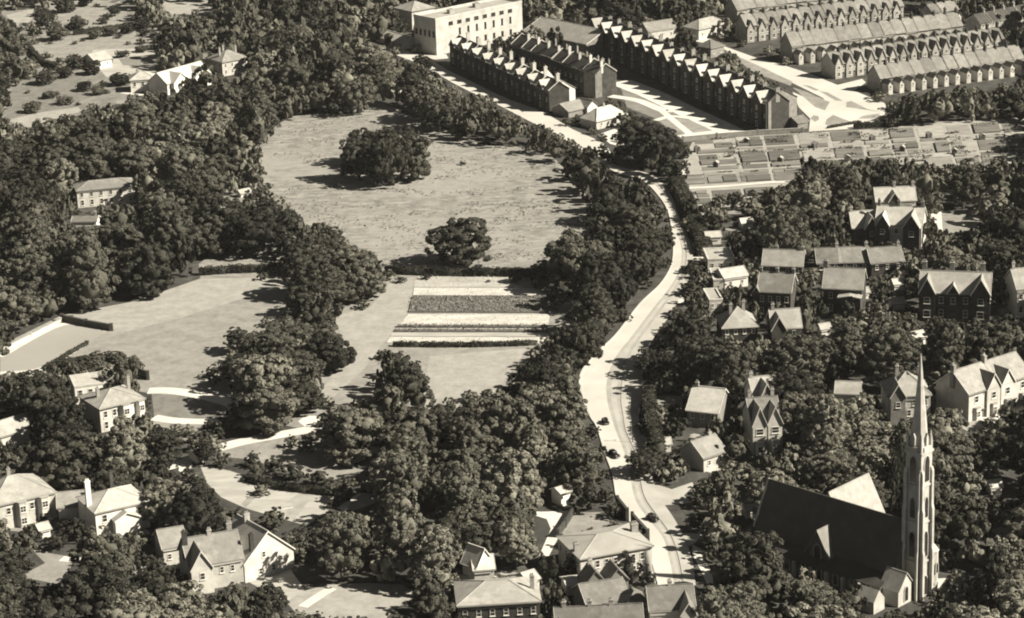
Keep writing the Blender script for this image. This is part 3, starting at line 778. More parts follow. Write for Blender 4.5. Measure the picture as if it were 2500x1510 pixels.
terrace(16, (1441, 61), (1870, 254), 11.0, 10, 4.0, 'terraced_house', lab('terraced house with dark gable front and pale roof valley, # from the far end'), 'long terrace of dark gables', lm='the long terrace of dark gables',
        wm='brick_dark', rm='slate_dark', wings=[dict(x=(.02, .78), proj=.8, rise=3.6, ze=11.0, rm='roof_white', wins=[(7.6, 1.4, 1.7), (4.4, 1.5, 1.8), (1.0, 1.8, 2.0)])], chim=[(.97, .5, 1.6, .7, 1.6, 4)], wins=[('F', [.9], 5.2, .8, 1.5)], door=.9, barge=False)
house('house', 'broad gable ended house closing the long terrace beside the green', 'house', (1876, 250), (1946, 236), 11.6, 8, 4.0, 'gable_y', wm='brick', rm='slate', show=0, wins=[('F', [.62], 7.6, 1, 1.8), ('F', [.55], 3.0, 1.2, 1.8)], barge=False, lm='the gable end by the green')
house('outhouse', 'low grey lean roofed wing against the gable end by the green', 'outhouse', (1948, 300), (1972, 295), 3.0, 7, 1.5, wm='brick', rm='slate', show=.2)
# rows on the right, backs with outriggers and gabled fronts by turns
back = dict(wm='brick_pale', rm='slate', chim=[(.96, .5, 1.7, .7, 1.4, 4, 'brick_dark')], wings=[dict(x=(.12, .5), proj=5.0, rise=1.4, ze=4.6, wm='render', deep=True, wins=[(2.6, .9, 1.2)])], wins=[('F', [.75], 3.6, 1.0, 1.4), ('F', [.75], 1.0, 1.1, 1.5)], barge=False)
front = dict(wm='brick_pale', rm='slate', chim=[(.97, .5, 1.7, .7, 1.4, 4, 'brick_dark')], wings=[dict(x=(.04, .66), proj=.6, rise=3.7, ze=6.2, wm='brick_pale', rm='slate', wins=[(3.9, 1.3, 1.5), (1.0, 1.5, 1.7)])], wins=[('F', [.82], 3.9, .9, 1.4)], door=.82, barge=False)
terrace(13, (2150, 192), (2500, 142), 6.0, 10, 4.6, 'terraced_house', lab('terraced house with pale back wing, # from the left, row above the allotment trees'), 'nearest terrace on the right', lm='the nearest right hand terrace', show=.1, **back)
terrace(16, (2037, 158), (2452, 95), 6.2, 10, 4.2, 'terraced_house', lab('pale gabled terraced house, # from the left, second row up from the allotments'), 'second terrace on the right', lm='the second right hand terrace', show=.1, **front)
terrace(15, (1934, 113), (2350, 62), 7.4, 11, 5.0, 'terraced_house', lab('terraced house with grey roof and back wing, # from the left, third row up'), 'third terrace on the right', lm='the third right hand terrace', show=.1, **back)
terrace(14, (1822, 64), (2206, 14), 7.6, 10, 4.2, 'terraced_house', lab('pale gabled terraced house, # from the left, fourth row up at the top edge'), 'fourth terrace on the right', lm='the fourth right hand terrace', show=.1, **front)
terrace(6, (2395, 58), (2540, 28), 6.2, 9, 3.4, 'terraced_house', lab('terraced house with long lit front, # from the left, row at the top right corner'), 'terrace in the top right corner', lm='the top right terrace', show=.1, wm='brick_pale', rm='slate_dark', chim=[(.96, .5, 1.5, .7, 1.2, 3)], wins=[('F', 2, 3.9, 1, 1.5), ('F', [.3], 1, 1.3, 1.6)], door=.75)
terrace(3, (2278, 32), (2340, 22), 6.2, 9, 3.2, 'terraced_house', lab('terraced house with plain roof, # from the left, short row near the top edge'), 'short terrace at the top', show=.2, **back)
terrace(16, (1800, 24), (2180, -26), 7.4, 11, 4.6, 'terraced_house', lab('terraced house with back wing, # from the left, row cut by the top edge'), 'terrace cut by the top edge', show=.2, **back)

# ---- upper left villas
house('villa', 'small white villa with dark windows in the upper left gardens', 'villa', (318, 196), (378, 192), 5.5, 9, 2.4, 'hip', wm='white', rm='roof_white', show=.1, wins=[('F', 3, 2.6, 1.2, 1.8)], chim=[(.3, .5, 1)], lm='the small white villa')
house('summerhouse', 'bright whitewashed garden building beyond the small white villa', 'garden building', (232, 150), (272, 142), 4.0, 10, 2.5, wm='white', rm='roof_white', show=0, wins=[('F', 2, 1.4, .9, 1.2)], lm='the whitewashed garden building')
house('villa', 'wide white villa with two pale gables among dark trees', 'villa', (408, 205), (512, 176), 5.0, 11, 4.0, wm='white', rm='roof_white', show=0, wings=[dict(x=(.08, .42), proj=2, rise=3.6, ze=5, wins=[(2.2, 1.4, 1.6)]), dict(x=(.58, .94), proj=2, rise=3.6, ze=5, wins=[(2.2, 1.4, 1.6)])],
      chim=[(.5, .5, 1.4)], wins=[('F', [.5], 2.2, 1.4, 2.2)], lm='the wide white villa')
house('villa', 'hipped cream villa with several chimneys in the upper left wood', 'villa', (542, 152), (606, 140), 6.5, 12, 3.2, 'hip', wm='render', rm='slate_pale', show=.1, wins=[('F', 4, 3.8, 1, 1.6), ('F', 4, .9, 1, 1.8), ('L', 3, 3.8, 1, 1.6)], chim=[(.2, .5, 1.8), (.75, .4, 1.8), (.5, .8, 1.5)], lm='the hipped cream villa')
house('outhouse', 'low pale roofed wing left of the hipped cream villa', 'outhouse', (484, 140), (530, 148), 3.0, 6, 1.5, wm='render', rm='slate_pale', show=.2)
house('villa', 'square cream villa standing deep in the left hand wood', 'villa', (187, 466), (328, 452), 6.5, 10, 1.8, 'hip', wm='render', rm='slate', show=.05, wins=[('F', 6, 3.9, 1.2, 1.6), ('F', 6, .8, 1.2, 2.0)], lm='the cream villa in the left wood', door=.5)
house('outhouse', 'small pale outhouse with a chimney below the cream villa in the wood', 'outhouse', (176, 541), (235, 540), 2.8, 5, 1.2, wm='white', rm='slate', show=.4, chim=[(.9, .5, 1.4)])
house('greenhouse', 'tiny white glasshouse at the left edge of the meadow wood', 'greenhouse', (446, 338), (488, 328), 2.0, 4, 1.2, wm='white', rm='roof_white', show=0)
house('shed', 'tiny white shed on the grass pocket beside the meadow', 'shed', (588, 472), (612, 467), 1.8, 3, .8, wm='white', rm='roof_white', show=0)

# ---- right middle
house('villa', 'rambling white gabled villa above the right hand gardens, several roofs', 'villa', (2138, 546), (2250, 551), 7.5, 12, 4.5, wm='render', rm='roof_white', show=.1,
      wings=[dict(x=(0.02, .3), proj=1.4, rise=3.4, ze=7.5, wm='brick_dark', wins=[(4.4, 1.4, 1.7)]), dict(x=(.62, .98), proj=3.0, rise=4.2, ze=7.5, wm='brick_dark', wins=[(4.4, 1.6, 1.8)])], chim=[(.02, .5, 2), (.45, .5, 2), (.97, .5, 2)], wins=[('F', [.45], 4.4, 1.4, 1.6)], lm='the rambling white villa')
house('house', 'lower house with bright roof joined to the left of the rambling white villa', 'house', (2082, 556), (2136, 553), 5.5, 9, 4.2, wm='brick_dark', rm='roof_white', show=.3, wings=[dict(x=(.5, 1.1), proj=2, rise=4.0, ze=5.5, wm='brick_dark', wins=[(2.8, 1.2, 1.6)])], chim=[(.05, .5, 1.4)])
house('house', 'taller pale roofed house rising close behind the rambling white villa', 'house', (2140, 492), (2236, 488), 9.0, 8, 3.6, wm='render', rm='roof_white', show=.3, chim=[(.5, .5, 1.6), (.97, .5, 1.6)], wings=[dict(x=(.3, .6), proj=.8, rise=3.0, ze=9, wm='brick_dark')])
house('house', 'plain house with long pale grey roof beside the gardens, no wings', 'house', (1862, 647), (1958, 650), 6.0, 10, 3.6, wm='brick_dark', rm='slate_pale', show=.8, chim=[(.97, .5, 1.2), (.3, .6, 1.0)], wins=[('F', 4, 3.6, 1, 1.5)], lm='the house with the long grey roof')
for k, (a, b, l) in enumerate([((1996, 642), (2050, 640), 'left'), ((2052, 640), (2122, 638), 'middle'), ((2128, 642), (2206, 636), 'right')]):
    house('house', 'grey roofed house in the short row below the rambling villa, %s of three' % l, 'house', a, b, 6.0, 9, 3.4, wm='brick_dark', rm='slate', show=.7, group='short row below the rambling villa', chim=[(.95, .5, 1.4)], wins=[('F', 3, 3.6, 1, 1.5)], lm='the short grey row' if k == 1 else None)
house('house', 'dark fronted pair with two roof hollows left of the gable house', 'house', (1850, 710), (1930, 714), 8.5, 11, 4.2, wm='brick_dark', rm='slate', show=.6, chim=[(.0, .5, 1.5), (.5, .5, 1.5), (1.0, .5, 1.5)], wings=[dict(x=(-.12, .05), proj=.3, rise=1.4, ze=8.5)], wins=[('F', 4, 5.2, 1.1, 1.8), ('F', 4, 1.3, 1.1, 2.0)], lm='the dark fronted pair')
house('house', 'pale roofed house with a projecting roof wing and tall left chimney', 'house', (2010, 702), (2104, 706), 8.5, 11, 4.6, wm='brick_dark', rm='slate_pale', show=.7, chim=[(.0, .5, 2.2, 1.4, .7, 3)], wings=[dict(x=(.42, 1.0), proj=3.2, rise=.6, ze=6.5, rm='slate_pale', wins=[(3.6, 1.4, 1.7)])], wins=[('F', [.2], 5.2, 1.1, 1.8), ('F', [.2], 1.3, 1.1, 2.0)], lm='the pale house with the roof wing')
house('villa_pair', 'large dark fronted double villa with three white edged gables', 'villa', (2246, 712), (2416, 718), 9.0, 11, 4.8, wm='brick_dark', rm='slate_pale', show=.1, chim=[(.04, .6, 2.6, 1.4, .8, 4), (.44, .6, 2.6, 1.4, .8, 4), (.88, .6, 2.6, 1.4, .8, 4)],
      wings=[dict(x=(-.01, .22), proj=1.0, rise=4.4, ze=9, rm='slate_pale', wins=[(5.6, 1.8, 2.0), (1.4, 2.0, 2.2)]), dict(x=(.40, .56), proj=.4, rise=2.6, ze=9, rm='slate_pale', wins=[(5.6, 1.4, 2.0)]), dict(x=(.74, 1.01), proj=1.0, rise=4.6, ze=9, rm='slate_pale', wins=[(5.6, 1.8, 2.0), (1.4, 2.0, 2.2)])],
      wins=[('F', [.31, .66], 5.6, 1.4, 2.0), ('F', [.31, .66], 1.4, 1.4, 2.2), ('R', 3, 5.6, 1.1, 1.8)], door=.48, lm='the double villa')
house('villa', 'cream house cut by the right edge of the picture', 'villa', (2484, 706), (2560, 700), 9, 11, 4.6, wm='render', rm='slate_pale', show=.1, chim=[(.05, .5, 2)], wins=[('F', 4, 5.6, 1.2, 1.8), ('F', 4, 1.5, 1.2, 2.0)])
house('house', 'squat grey hipped house below the dark fronted pair', 'house', (1764, 800), (1850, 795), 5.5, 11, 4.2, 'hip', wm='brick_dark', rm='slate_pale', show=.6, chim=[(.3, .4, 1.4), (.7, .6, 1.4)], wins=[('F', 4, 3.2, 1, 1.5)], lm='the squat hipped house')
house('house', 'small gabled house with white bargeboards right of the squat hipped house', 'house', (1886, 802), (1956, 798), 5.5, 9, 4.2, wm='brick_dark', rm='slate_pale', show=.6, chim=[(.1, .5, 1.8)], wings=[dict(x=(-.05, .45), proj=1.2, rise=3.8, ze=5.5)], wins=[('F', [.75], 3, 1.1, 1.5)], lm='the white edged gable house')
house('flat_roofed_house', 'small white flat roofed house nearest the road bend', 'house', (1728, 636), (1794, 633), 4.0, 12, 0, 'flat', wm='render', rm='roof_white', show=.2, wins=[('F', 3, 1.4, 1, 1.5)], lm='the flat roofed house')
house('garage', 'little pale box garage below the flat roofed house', 'garage', (1742, 686), (1766, 685), 3.0, 12, 0, 'flat', wm='render', rm='lead', show=.3)
house('outhouse', 'low white roofed outhouse right of the pale box garage', 'outhouse', (1770, 680), (1826, 672), 3.6, 8, 1.8, wm='white', rm='roof_white', show=.2, wins=[('F', 2, 1.2, .9, 1.2)])
house('outhouse', 'pale square outhouse left of the dark fronted pair', 'outhouse', (1732, 735), (1764, 733), 3.6, 11, 0, 'flat', wm='render', rm='lead', show=.2, wins=[('F', 2, 1.4, .8, 1.2)])
house('shed', 'small bright shed with a lattice end at the top of the roadside gardens', 'shed', (1726, 580), (1760, 578), 2.6, 6, 1.0, wm='white', rm='roof_white', show=.2)
# ---- right lower
house('house', 'left half of the long pale roofed range with bay windows', 'house', (2366, 962), (2440, 938), 8.0, 12, 4.8, wm='render', rm='slate_pale', show=.1, chim=[(.0, .5, 1.8, .8, 1.4, 4)], wings=[dict(x=(.55, .98), proj=.6, rise=3.8, ze=8, wm='render', rm='slate_pale', wins=[(4.8, 1.6, 1.9)])], bays=[(.25, 2.6, .9, 3.4), (.76, 2.6, 1.3, 3.4)], wins=[('F', [.25], 4.8, 1.5, 1.9)], door=.5, lm='the long bayed range')
house('house', 'right half of the long pale roofed range with bay windows', 'house', (2441, 938), (2516, 914), 8.0, 12, 4.8, wm='render', rm='slate_pale', show=.1, chim=[(.0, .5, 1.8, .8, 1.4, 4)], wings=[dict(x=(.0, .42), proj=.6, rise=3.8, ze=8, wm='render', rm='slate_pale', wins=[(4.8, 1.6, 1.9)])], bays=[(.2, 2.6, 1.3, 3.4), (.75, 2.6, .9, 3.4)], wins=[('F', [.75], 4.8, 1.5, 1.9)], door=.5)
house('house', 'pale hipped house half hidden behind the church spire', 'house', (2168, 966), (2272, 962), 7.0, 11, 4.4, 'hip', wm='render', rm='slate_pale', show=.2, chim=[(.8, .4, 2.0), (.3, .6, 1.6)], wings=[dict(x=(.05, .4), proj=1.2, rise=3.4, ze=7, wm='brick', rm='slate_pale', wins=[(3.8, 1.3, 1.6)])], wins=[('F', 4, 3.8, 1.1, 1.6), ('F', 3, .9, 1.1, 1.8)], lm='the hipped house behind the spire')
house('house', 'tall bright gabled house with stacked bay windows beside the church wood', 'house', (1836, 1032), (1906, 1026), 8.5, 10, 4.8, wm='render', rm='slate', show=.05, chim=[(.1, .6, 1.8), (.9, .6, 1.8)], wings=[dict(x=(-.02, .46), proj=1.6, rise=4.6, ze=8.5, wm='render', rm='slate_pale', wins=[(5.4, 2.0, 1.8), (1.4, 2.2, 1.9)]), dict(x=(.54, 1.02), proj=1.0, rise=4.2, ze=8.5, wm='render', rm='slate_pale', wins=[(5.4, 2.0, 1.8), (1.4, 2.2, 1.9)])],
      bays=[(.22, 3.0, 2.6, 3.6, 'white'), (.78, 3.0, 2.0, 3.6, 'white')], lm='the tall bright gabled house')
house('house', 'upper bright gabled house partly behind the tall bright gabled house', 'house', (1842, 972), (1898, 966), 7.5, 9, 4.2, wm='render', rm='slate_pale', show=.5, wings=[dict(x=(.2, .8), proj=.8, rise=4.0, ze=7.5, wm='brick', rm='roof_white', wins=[(4.4, 1.6, 1.6)])], chim=[(.05, .5, 1.4)])
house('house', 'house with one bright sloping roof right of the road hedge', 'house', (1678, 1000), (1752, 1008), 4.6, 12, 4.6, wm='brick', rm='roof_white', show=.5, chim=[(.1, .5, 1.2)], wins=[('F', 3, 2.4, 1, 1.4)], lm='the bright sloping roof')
house('cottage', 'small pale roofed cottage with a white ridge in the trees by the road', 'cottage', (1718, 1118), (1772, 1100), 4.0, 9, 3.2, wm='render', rm='slate_pale', show=.1, chim=[(.8, .5, 1)], wins=[('F', 2, 1.4, 1, 1.4)], lm='the white ridged cottage')
house('shed', 'tiny white shed behind the dark road hedge', 'shed', (1612, 1086), (1638, 1084), 2.2, 4, 1.0, wm='white', rm='roof_white', show=.2)
house('outhouse', 'small white roofed outhouse above the church spire tip', 'outhouse', (2234, 826), (2260, 821), 2.4, 4, 1.2, wm='white', rm='roof_white', show=.2, lm='the small outhouse above the spire')
house('outhouse', 'little bright outbuilding in the gardens below the pale hipped house', 'outhouse', (2040, 960), (2098, 962), 3.0, 8, 2.0, wm='white', rm='slate_pale', show=.3)

# ---- bottom centre
house('villa', 'broad cream villa with seven front windows beside the road, lowest bend', 'villa', (1417, 1364), (1592, 1332), 7.0, 14, 1.9, 'hip', wm='render', rm='lead', show=.05, band=True, lm='the broad cream villa',
      wins=[('F', [.11 + .125 * i for i in range(7)], 4.0, 1.1, 1.8), ('F', [.11 + .125 * i for i in range(7)], .8, 1.2, 2.0), ('L', 4, 4.0, 1.1, 1.7)], chim=[(.04, .3, .2, 1.2, .8, 3), (.95, .6, .6, 1.6, 1.2, 4)], door=.9)
house('outbuilding', 'dark roofed gabled outbuilding in front of the broad cream villa, left', 'outbuilding', (1428, 1428), (1480, 1420), 4.5, 5, 3.0, 'gable_y', wm='brick', rm='slate', show=.4, barge=False, chim=[(.5, .8, 1.2)], wins=[('F', 2, 1.6, 1, 1.4)], lm='the dark gabled outbuilding')
house('outbuilding', 'dark roofed gabled outbuilding in front of the broad cream villa, right', 'outbuilding', (1484, 1420), (1534, 1412), 4.5, 5, 2.8, 'gable_y', wm='brick', rm='slate', show=.4, barge=False, wins=[('F', 2, 1.6, 1, 1.4)])
house('stable', 'low grey stable with broad roof slope at the bottom of the yard', 'stable', (1434, 1478), (1534, 1462), 3.6, 10, 3.0, wm='brick', rm='slate', show=.5, wins=[('F', 4, 1.4, .9, 1.2)], door=.5)
house('stable', 'small hipped stable right of the low grey stable', 'stable', (1526, 1488), (1588, 1480), 3.6, 8, 2.6, 'hip', wm='brick', rm='slate', show=.6)
house('house', 'grey roofed house with right hand wing at the bottom edge by the road', 'house', (1588, 1490), (1696, 1484), 5.0, 10, 3.4, wm='render', rm='slate', show=.6, chim=[(.5, .5, 1.2)], wings=[dict(x=(.66, 1.0), proj=3, rise=2.6, ze=5.0, rm='slate')], lm='the grey house at the bottom edge')
house('house', 'long grey roof cut by the bottom edge below the stable yard', 'house', (1360, 1543), (1570, 1533), 5.0, 10, 3.4, wm='render', rm='slate', show=.6, chim=[(.1, .5, 1.4), (.4, .5, 1.4), (.65, .5, 1.4)])
house('house', 'flat topped pale house with wide eaves at the bottom edge, left of the yard', 'house', (1118, 1478), (1318, 1466), 6.5, 13, 2.4, 'hip', wm='brick_dark', rm='slate_pale', show=.5, band=True, wins=[('F', 6, 3.4, 1.1, 1.7)], chim=[(.93, .4, 1.4)], lm='the wide eaved house')
house('outhouse', 'small outhouse with one steep bright roof slope among the trees', 'outhouse', (1158, 1392), (1206, 1388), 4.2, 7, 2.0, wm='render', rm='roof_white', show=.1, lm='the steep roofed outhouse')
house('outhouse', 'narrow bright wall and steep roof rising behind the small outhouse', 'outhouse', (1129, 1370), (1164, 1382), 5.0, 5, 3.4, wm='white', rm='roof_white', show=.4)
house('shed', 'low white topped shed in the dark court left of the broad cream villa', 'shed', (1385, 1430), (1420, 1425), 2.6, 5, .8, wm='white', rm='roof_white', show=.3)
house('shed', 'small lean shed with a pale roof at the foot of the drive', 'shed', (1290, 1420), (1316, 1412), 3.2, 5, 1.2, wm='white', rm='roof_white', show=.1)
# ---- bottom left
house('villa', 'cream corner villa with white bays facing the oval lawn', 'villa', (243, 998), (352, 972), 7.0, 13, 2.4, 'hip', wm='render', rm='slate_pale', show=.15, bays=[(.55, 3.2, 1.4, 6.6, 'white'), (.9, 2.6, 1.2, 6.6, 'white')], wins=[('F', [.12, .32], 4.0, 1.2, 1.9), ('F', [.12, .32], .8, 1.2, 2.1)], chim=[(.2, .5, 1.0), (.98, .7, 1.4)], lm='the cream corner villa')
house('flat_roofed_house', 'white flat roofed house close behind the cream corner villa', 'house', (182, 948), (258, 938), 6.0, 10, 0, 'flat', wm='white', rm='roof_white', show=.3, wins=[('F', 3, 3.4, 1.3, 1.8)], chim=[(.9, .5, 1.6)])
house('outhouse', 'pale roofed outhouse at the left edge above the dark trees', 'outhouse', (0, 1066), (86, 1040), 4.0, 8, 2.6, wm='render', rm='slate_pale', show=.3, lm='the pale outhouse on the left edge')
house('villa', 'grey hipped villa with pale ridge and bays at the left edge', 'villa', (-20, 1236), (134, 1200), 7.0, 14, 3.8, 'hip', wm='render', rm='slate_pale', show=.2, bays=[(.45, 3, 1.4, 6.5, 'render'), (.8, 3, 1.4, 6.5, 'render')], wins=[('F', [.25, .62], 3.8, 1.2, 1.8)], chim=[(.5, .7, 1.0)], lm='the hipped villa on the left edge')
house('villa', 'bright white house with tall left chimney and three dark windows', 'villa', (232, 1252), (362, 1222), 7.0, 12, 2.6, 'hip', wm='white', rm='roof_white', show=.1, chim=[(.02, .4, 4.0, 1.3, .9, 3, 'white'), (.62, .9, 2.5, .8, .6, 2, 'brick_dark')], wins=[('F', 3, 4.0, 1.3, 1.9), ('F', [.75], .8, 1.3, 2)], wings=[dict(x=(.3, .75), proj=2.2, rise=1.6, ze=4.5, wm='white', rm='roof_white')], lm='the bright white house')
house('outbuilding', 'grey roofed wing left of the bright white house', 'outbuilding', (142, 1240), (226, 1232), 4.2, 10, 2.0, wm='render', rm='slate_pale', show=.3)
house('house', 'gabled house with two ridges and tall dark chimneys at lower left', 'house', (462, 1384), (592, 1362), 6.5, 11, 4.8, wm='render', rm='slate', show=.4, chim=[(.02, .4, 2.2, 1.2, .8, 3, 'brick_dark'), (.5, .5, 1.2, 1.0, .8, 3), (.9, .6, 1.6, 1.2, .8, 4)], wings=[dict(x=(.0, .4), proj=2.0, rise=4.2, ze=6.5, wm='render', rm='slate_pale', wins=[(3.6, 1.2, 1.7)])], wins=[('F', [.6, .8], 3.6, 1, 1.6)], lm='the two ridged house')
house('house', 'house with a great bright gable wall facing the pale lawn', 'house', (596, 1376), (716, 1338), 5.0, 13, 6.2, 'gable_y', wm='render', rm='slate_pale', show=.1, wins=[('F', [.32, .58], 1.0, 1.1, 1.6), ('F', [.4], 5, 1, 1.5)], chim=[(.2, .05, .2, 1.0, .7, 2, 'brick_dark'), (.5, .7, 1.6, 1.4, .8, 3)], lm='the great bright gable')
house('outbuilding', 'low range with pale end wall left of the two ridged house', 'outbuilding', (398, 1340), (456, 1330), 4.5, 9, 3.0, wm='render', rm='slate_pale', show=.3, wins=[('F', 2, 1.5, 1, 1.4)])
house('shed', 'small white hut among bushes left of the drive', 'shed', (478, 1112), (500, 1106), 2.4, 4, .8, wm='white', rm='roof_white', show=.1)
house('summerhouse', 'little white summerhouse half sunk in trees at lower left', 'garden building', (356, 1408), (378, 1404), 2.6, 4, 1.6, wm='white', rm='roof_white', show=.1)
house('shed', 'small bright shed below the grey hipped villa', 'shed', (98, 1296), (122, 1290), 2.2, 4, 1.0, wm='white', rm='roof_white', show=.1)
house('shed', 'small white shed at the edge of the round lawn clump wood', 'shed', (1370, 1205), (1392, 1198), 3.6, 4, .8, wm='white', rm='roof_white', show=0)

# ---- small bright things in the gardens
for (x, y, w_, l_) in [(2096, 716, 26, 'small white shed left of the double villa, in the dark gardens'), (2178, 742, 30, 'bright white shed close left of the double villa wall'), (2184, 694, 26, 'low white shed behind and left of the double villa'),
                       (2006, 804, 22, 'tiny white shed among the trees below the pale house with the roof wing'), (2384, 828, 26, 'small pale shed in front of the double villa'), (1905, 868, 24, 'small pale shed among the trees below the white edged gable house'),
                       (2420, 1190, 26, 'small pale shed in the trees right of the church spire'), (1822, 1246, 24, 'small white shed left of the church far end'), (2440, 640, 24, 'small white shed in the gardens above the cream house at the right edge'),
                       (1812, 545, 26, 'small pale shed on the gardens beyond the upper road hedge')]:
    house('shed', l_, 'shed', (x, y), (x + w_, y - 3), 2.2, 3.2, 1.1, wm='white', rm='roof_white', show=0)
keep([(592, 1310), (660, 1290), (720, 1370), (748, 1432), (700, 1462), (640, 1440), (596, 1415)])
# ------------------------------------------------------------------ the church: spired tower, nave, transepts, aisle and porch
T = at(2238, 1452)
A, B = at(1874, 1161, 17.0), at(2154, 1245, 17.0)
cu = (A - B); cu.z = 0; cu.normalize()
L_N = min((A - Vector((T.x, T.y, 17))).dot(cu), 52.0) - 2.5
church = tag(empty('church', Vector((T.x, T.y, 0)), math.atan2(cu.y, cu.x)), 'stone church with tall tapering spire and black steep roof at lower right', 'church')
# local frame: x runs east along the nave away from the viewer, +y is the side turned to the left and the viewer
a = 2.05
tw = MB()
tw.box(-a, a, -a, a, 0, 35.0)
tower = tw.build('tower', M['stone'], church)
for z in (8.5, 18.0, 26.8, 34.6):
    s = MB(); e = a + .28
    s.box(-e, e, -e, -a - .003, z, z + .5); s.box(-e, e, a + .003, e, z, z + .5); s.box(-e, -a - .003, -a - .002, a + .002, z, z + .5); s.box(a + .003, e, -a - .002, a + .002, z, z + .5)
    s.build('string_course', M['stone'], tower)
for sx in (-1, 1):
    for sy in (-1, 1):
        for k in (0, 1):
            b = MB(); h = 31.0; st = [(0, 1.0), (12, .8), (22, .55), (31, .25)]
            for i in range(3):
                z0, e0 = st[i]; z1 = st[i + 1][0]; e1 = st[i + 1][1]
                lo, hi = a + .004, a + e0
                w0, w1 = a - .62, a + .1 if k == 0 else a - .02
                def q(p, r, z): return (sx * p, sy * r, z) if k == 0 else (sx * r, sy * p, z)
                pts = [q(lo, w0, z0), q(hi, w0, z0), q(hi, w0, z1 - .9), q(lo + e1, w0, z1), q(lo, w0, z1)]
                v1 = Vector(q(lo, w1, z0)) - Vector(q(lo, w0, z0))
                b.prism(pts, v1)
            b.build('buttress', M['stone'], tower)
        p = MB(); px_, py_ = sx * (a - .25), sy * (a - .25)
        p.box(px_ - .3, px_ + .3, py_ - .3, py_ + .3, 35.1, 37.0)
        p.cyl(px_, py_, 37.0, 39.6, .42, .05, 8)
        p.build('pinnacle', M['stone'], tower)
pr = MB()
for s in (-1, 1):
    pr.box(-a + .8, a - .8, s * a - .2, s * a + .2, 35.1, 36.2); pr.box(s * a - .2, s * a + .2, -a + .8, a - .8, 35.1, 36.2)
pr.build('parapet', M['stone'], tower)
sp = MB(); sp.cyl(0, 0, 35.1, 57.5, 2.15, .08, 8)
spire = sp.build('spire', M['stone'], church)
for k in range(4):
    an = k * math.pi / 2 + math.pi / 8
    l = MB(); l.prism([(-.35, 1.7, 36.6), (.35, 1.7, 36.6), (.35, 1.7, 38.4), (0, 1.7, 39.4), (-.35, 1.7, 38.4)], (0, .5, 0))
    o = l.build('lucarne', M['stone'], spire); o.rotation_euler = (0, 0, k * math.pi / 2)
vn = MB(); vn.cyl(0, 0, 57.4, 58.8, .05, .05, 6); vn.tube((-.5, 0, 58.3), (.5, 0, 58.3), .05); vn.build('cross', M['iron'], spire)
def lancet(parent, w, h, x, y, z, rz, name='window'):
    f = MB(); n = 6
    def arch(g):
        ww = w / 2 + g
        pts = [(-ww, 0, -g), (ww, 0, -g), (ww, 0, h * .72)]
        pts += [(ww * math.cos(t * math.pi / 2 / n) , 0, h * .72 + (h * .28 + g) * math.sin(t * math.pi / 2 / n)) for t in range(1, n + 1)]
        pts += [(-ww * math.cos(t * math.pi / 2 / n), 0, h * .72 + (h * .28 + g) * math.sin(t * math.pi / 2 / n)) for t in range(n - 1, -1, -1)]
        return pts
    f.prism([(p[0], -.16, p[2]) for p in arch(.22)], (0, .15, 0))
    o = f.build(name, M['stone'], parent, (x, y, z), rz)
    g = MB(); g.prism([(p[0], -.19, p[2]) for p in arch(0)], (0, .02, 0)); g.build('pane', M['glass'], o)
for (z, h, w) in ((28.0, 6.0, 1.7), (19.4, 4.8, 1.3), (10.0, 6.0, 1.5)):
    lancet(tower, w, h, -a - .005, 0, z, -math.pi / 2); lancet(tower, w, h, 0, a + .005, z, math.pi); lancet(tower, w, h, 0, -a - .005, z, 0)
lancet(tower, 1.8, 4.6, -a - .005, 0, .6, -math.pi / 2, 'door')
# nave
x0, x1, hw, ew, er = a + .3, L_N, 5.2, 6.9, 17.0
n_ = MB(); n_.prism([(x0, -hw, 0), (x0, hw, 0), (x0, hw, ew), (x0, 0, er), (x0, -hw, ew)], (x1 - x0, 0, 0))
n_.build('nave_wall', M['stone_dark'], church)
r_ = MB(); k = (er - ew) / hw; o_ = .5
for s in (-1, 1):
    r_.slab([(x0 + .1, s * (hw + o_), ew - o_ * k + .15), (x1 + .4, s * (hw + o_), ew - o_ * k + .15), (x1 + .4, 0, er + .15), (x0 + .1, 0, er + .15)], .2)
r_.box(x0 + .1, x1 + .4, -.16, .16, er + .1, er + .35)
nroof = r_.build('nave_roof', M['slate_dark'], church)
cp = MB(); cp.prism([(x1 + .41, hw + .3, ew), (x1 + .41, hw + .3, ew + .5), (x1 + .41, 0, er + .7), (x1 + .41, -hw - .3, ew + .5), (x1 + .41, -hw - .3, ew), (x1 + .41, 0, er + .2)], (.4, 0, 0)); cp.build('gable_coping', M['stone'], nroof)
# aisle on the left side with its lean-to roof
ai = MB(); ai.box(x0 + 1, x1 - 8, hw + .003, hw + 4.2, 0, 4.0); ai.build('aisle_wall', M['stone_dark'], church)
ar = MB(); ar.slab([(x0 + .8, hw + 4.6, 4.0), (x1 - 7.8, hw + 4.6, 4.0), (x1 - 7.8, hw + .02, 6.2), (x0 + .8, hw + .02, 6.2)], .2); ar.build('aisle_roof', M['slate_dark'], church)
for i in range(6):
    xx = x0 + 4 + i * (x1 - x0 - 14) / 5.5
    lancet(church, 1.1, 2.6, xx, hw + 4.21, 1.2, math.pi)
    bt = MB(); bt.box(xx + 2.0, xx + 2.6, hw + 4.203, hw + 5.1, 0, 3.8); bt.build('buttress', M['stone'], church)
for i in range(5):
    lancet(church, 1.2, 3.4, x0 + 5 + i * 6, -hw - .01, 3.4, 0)
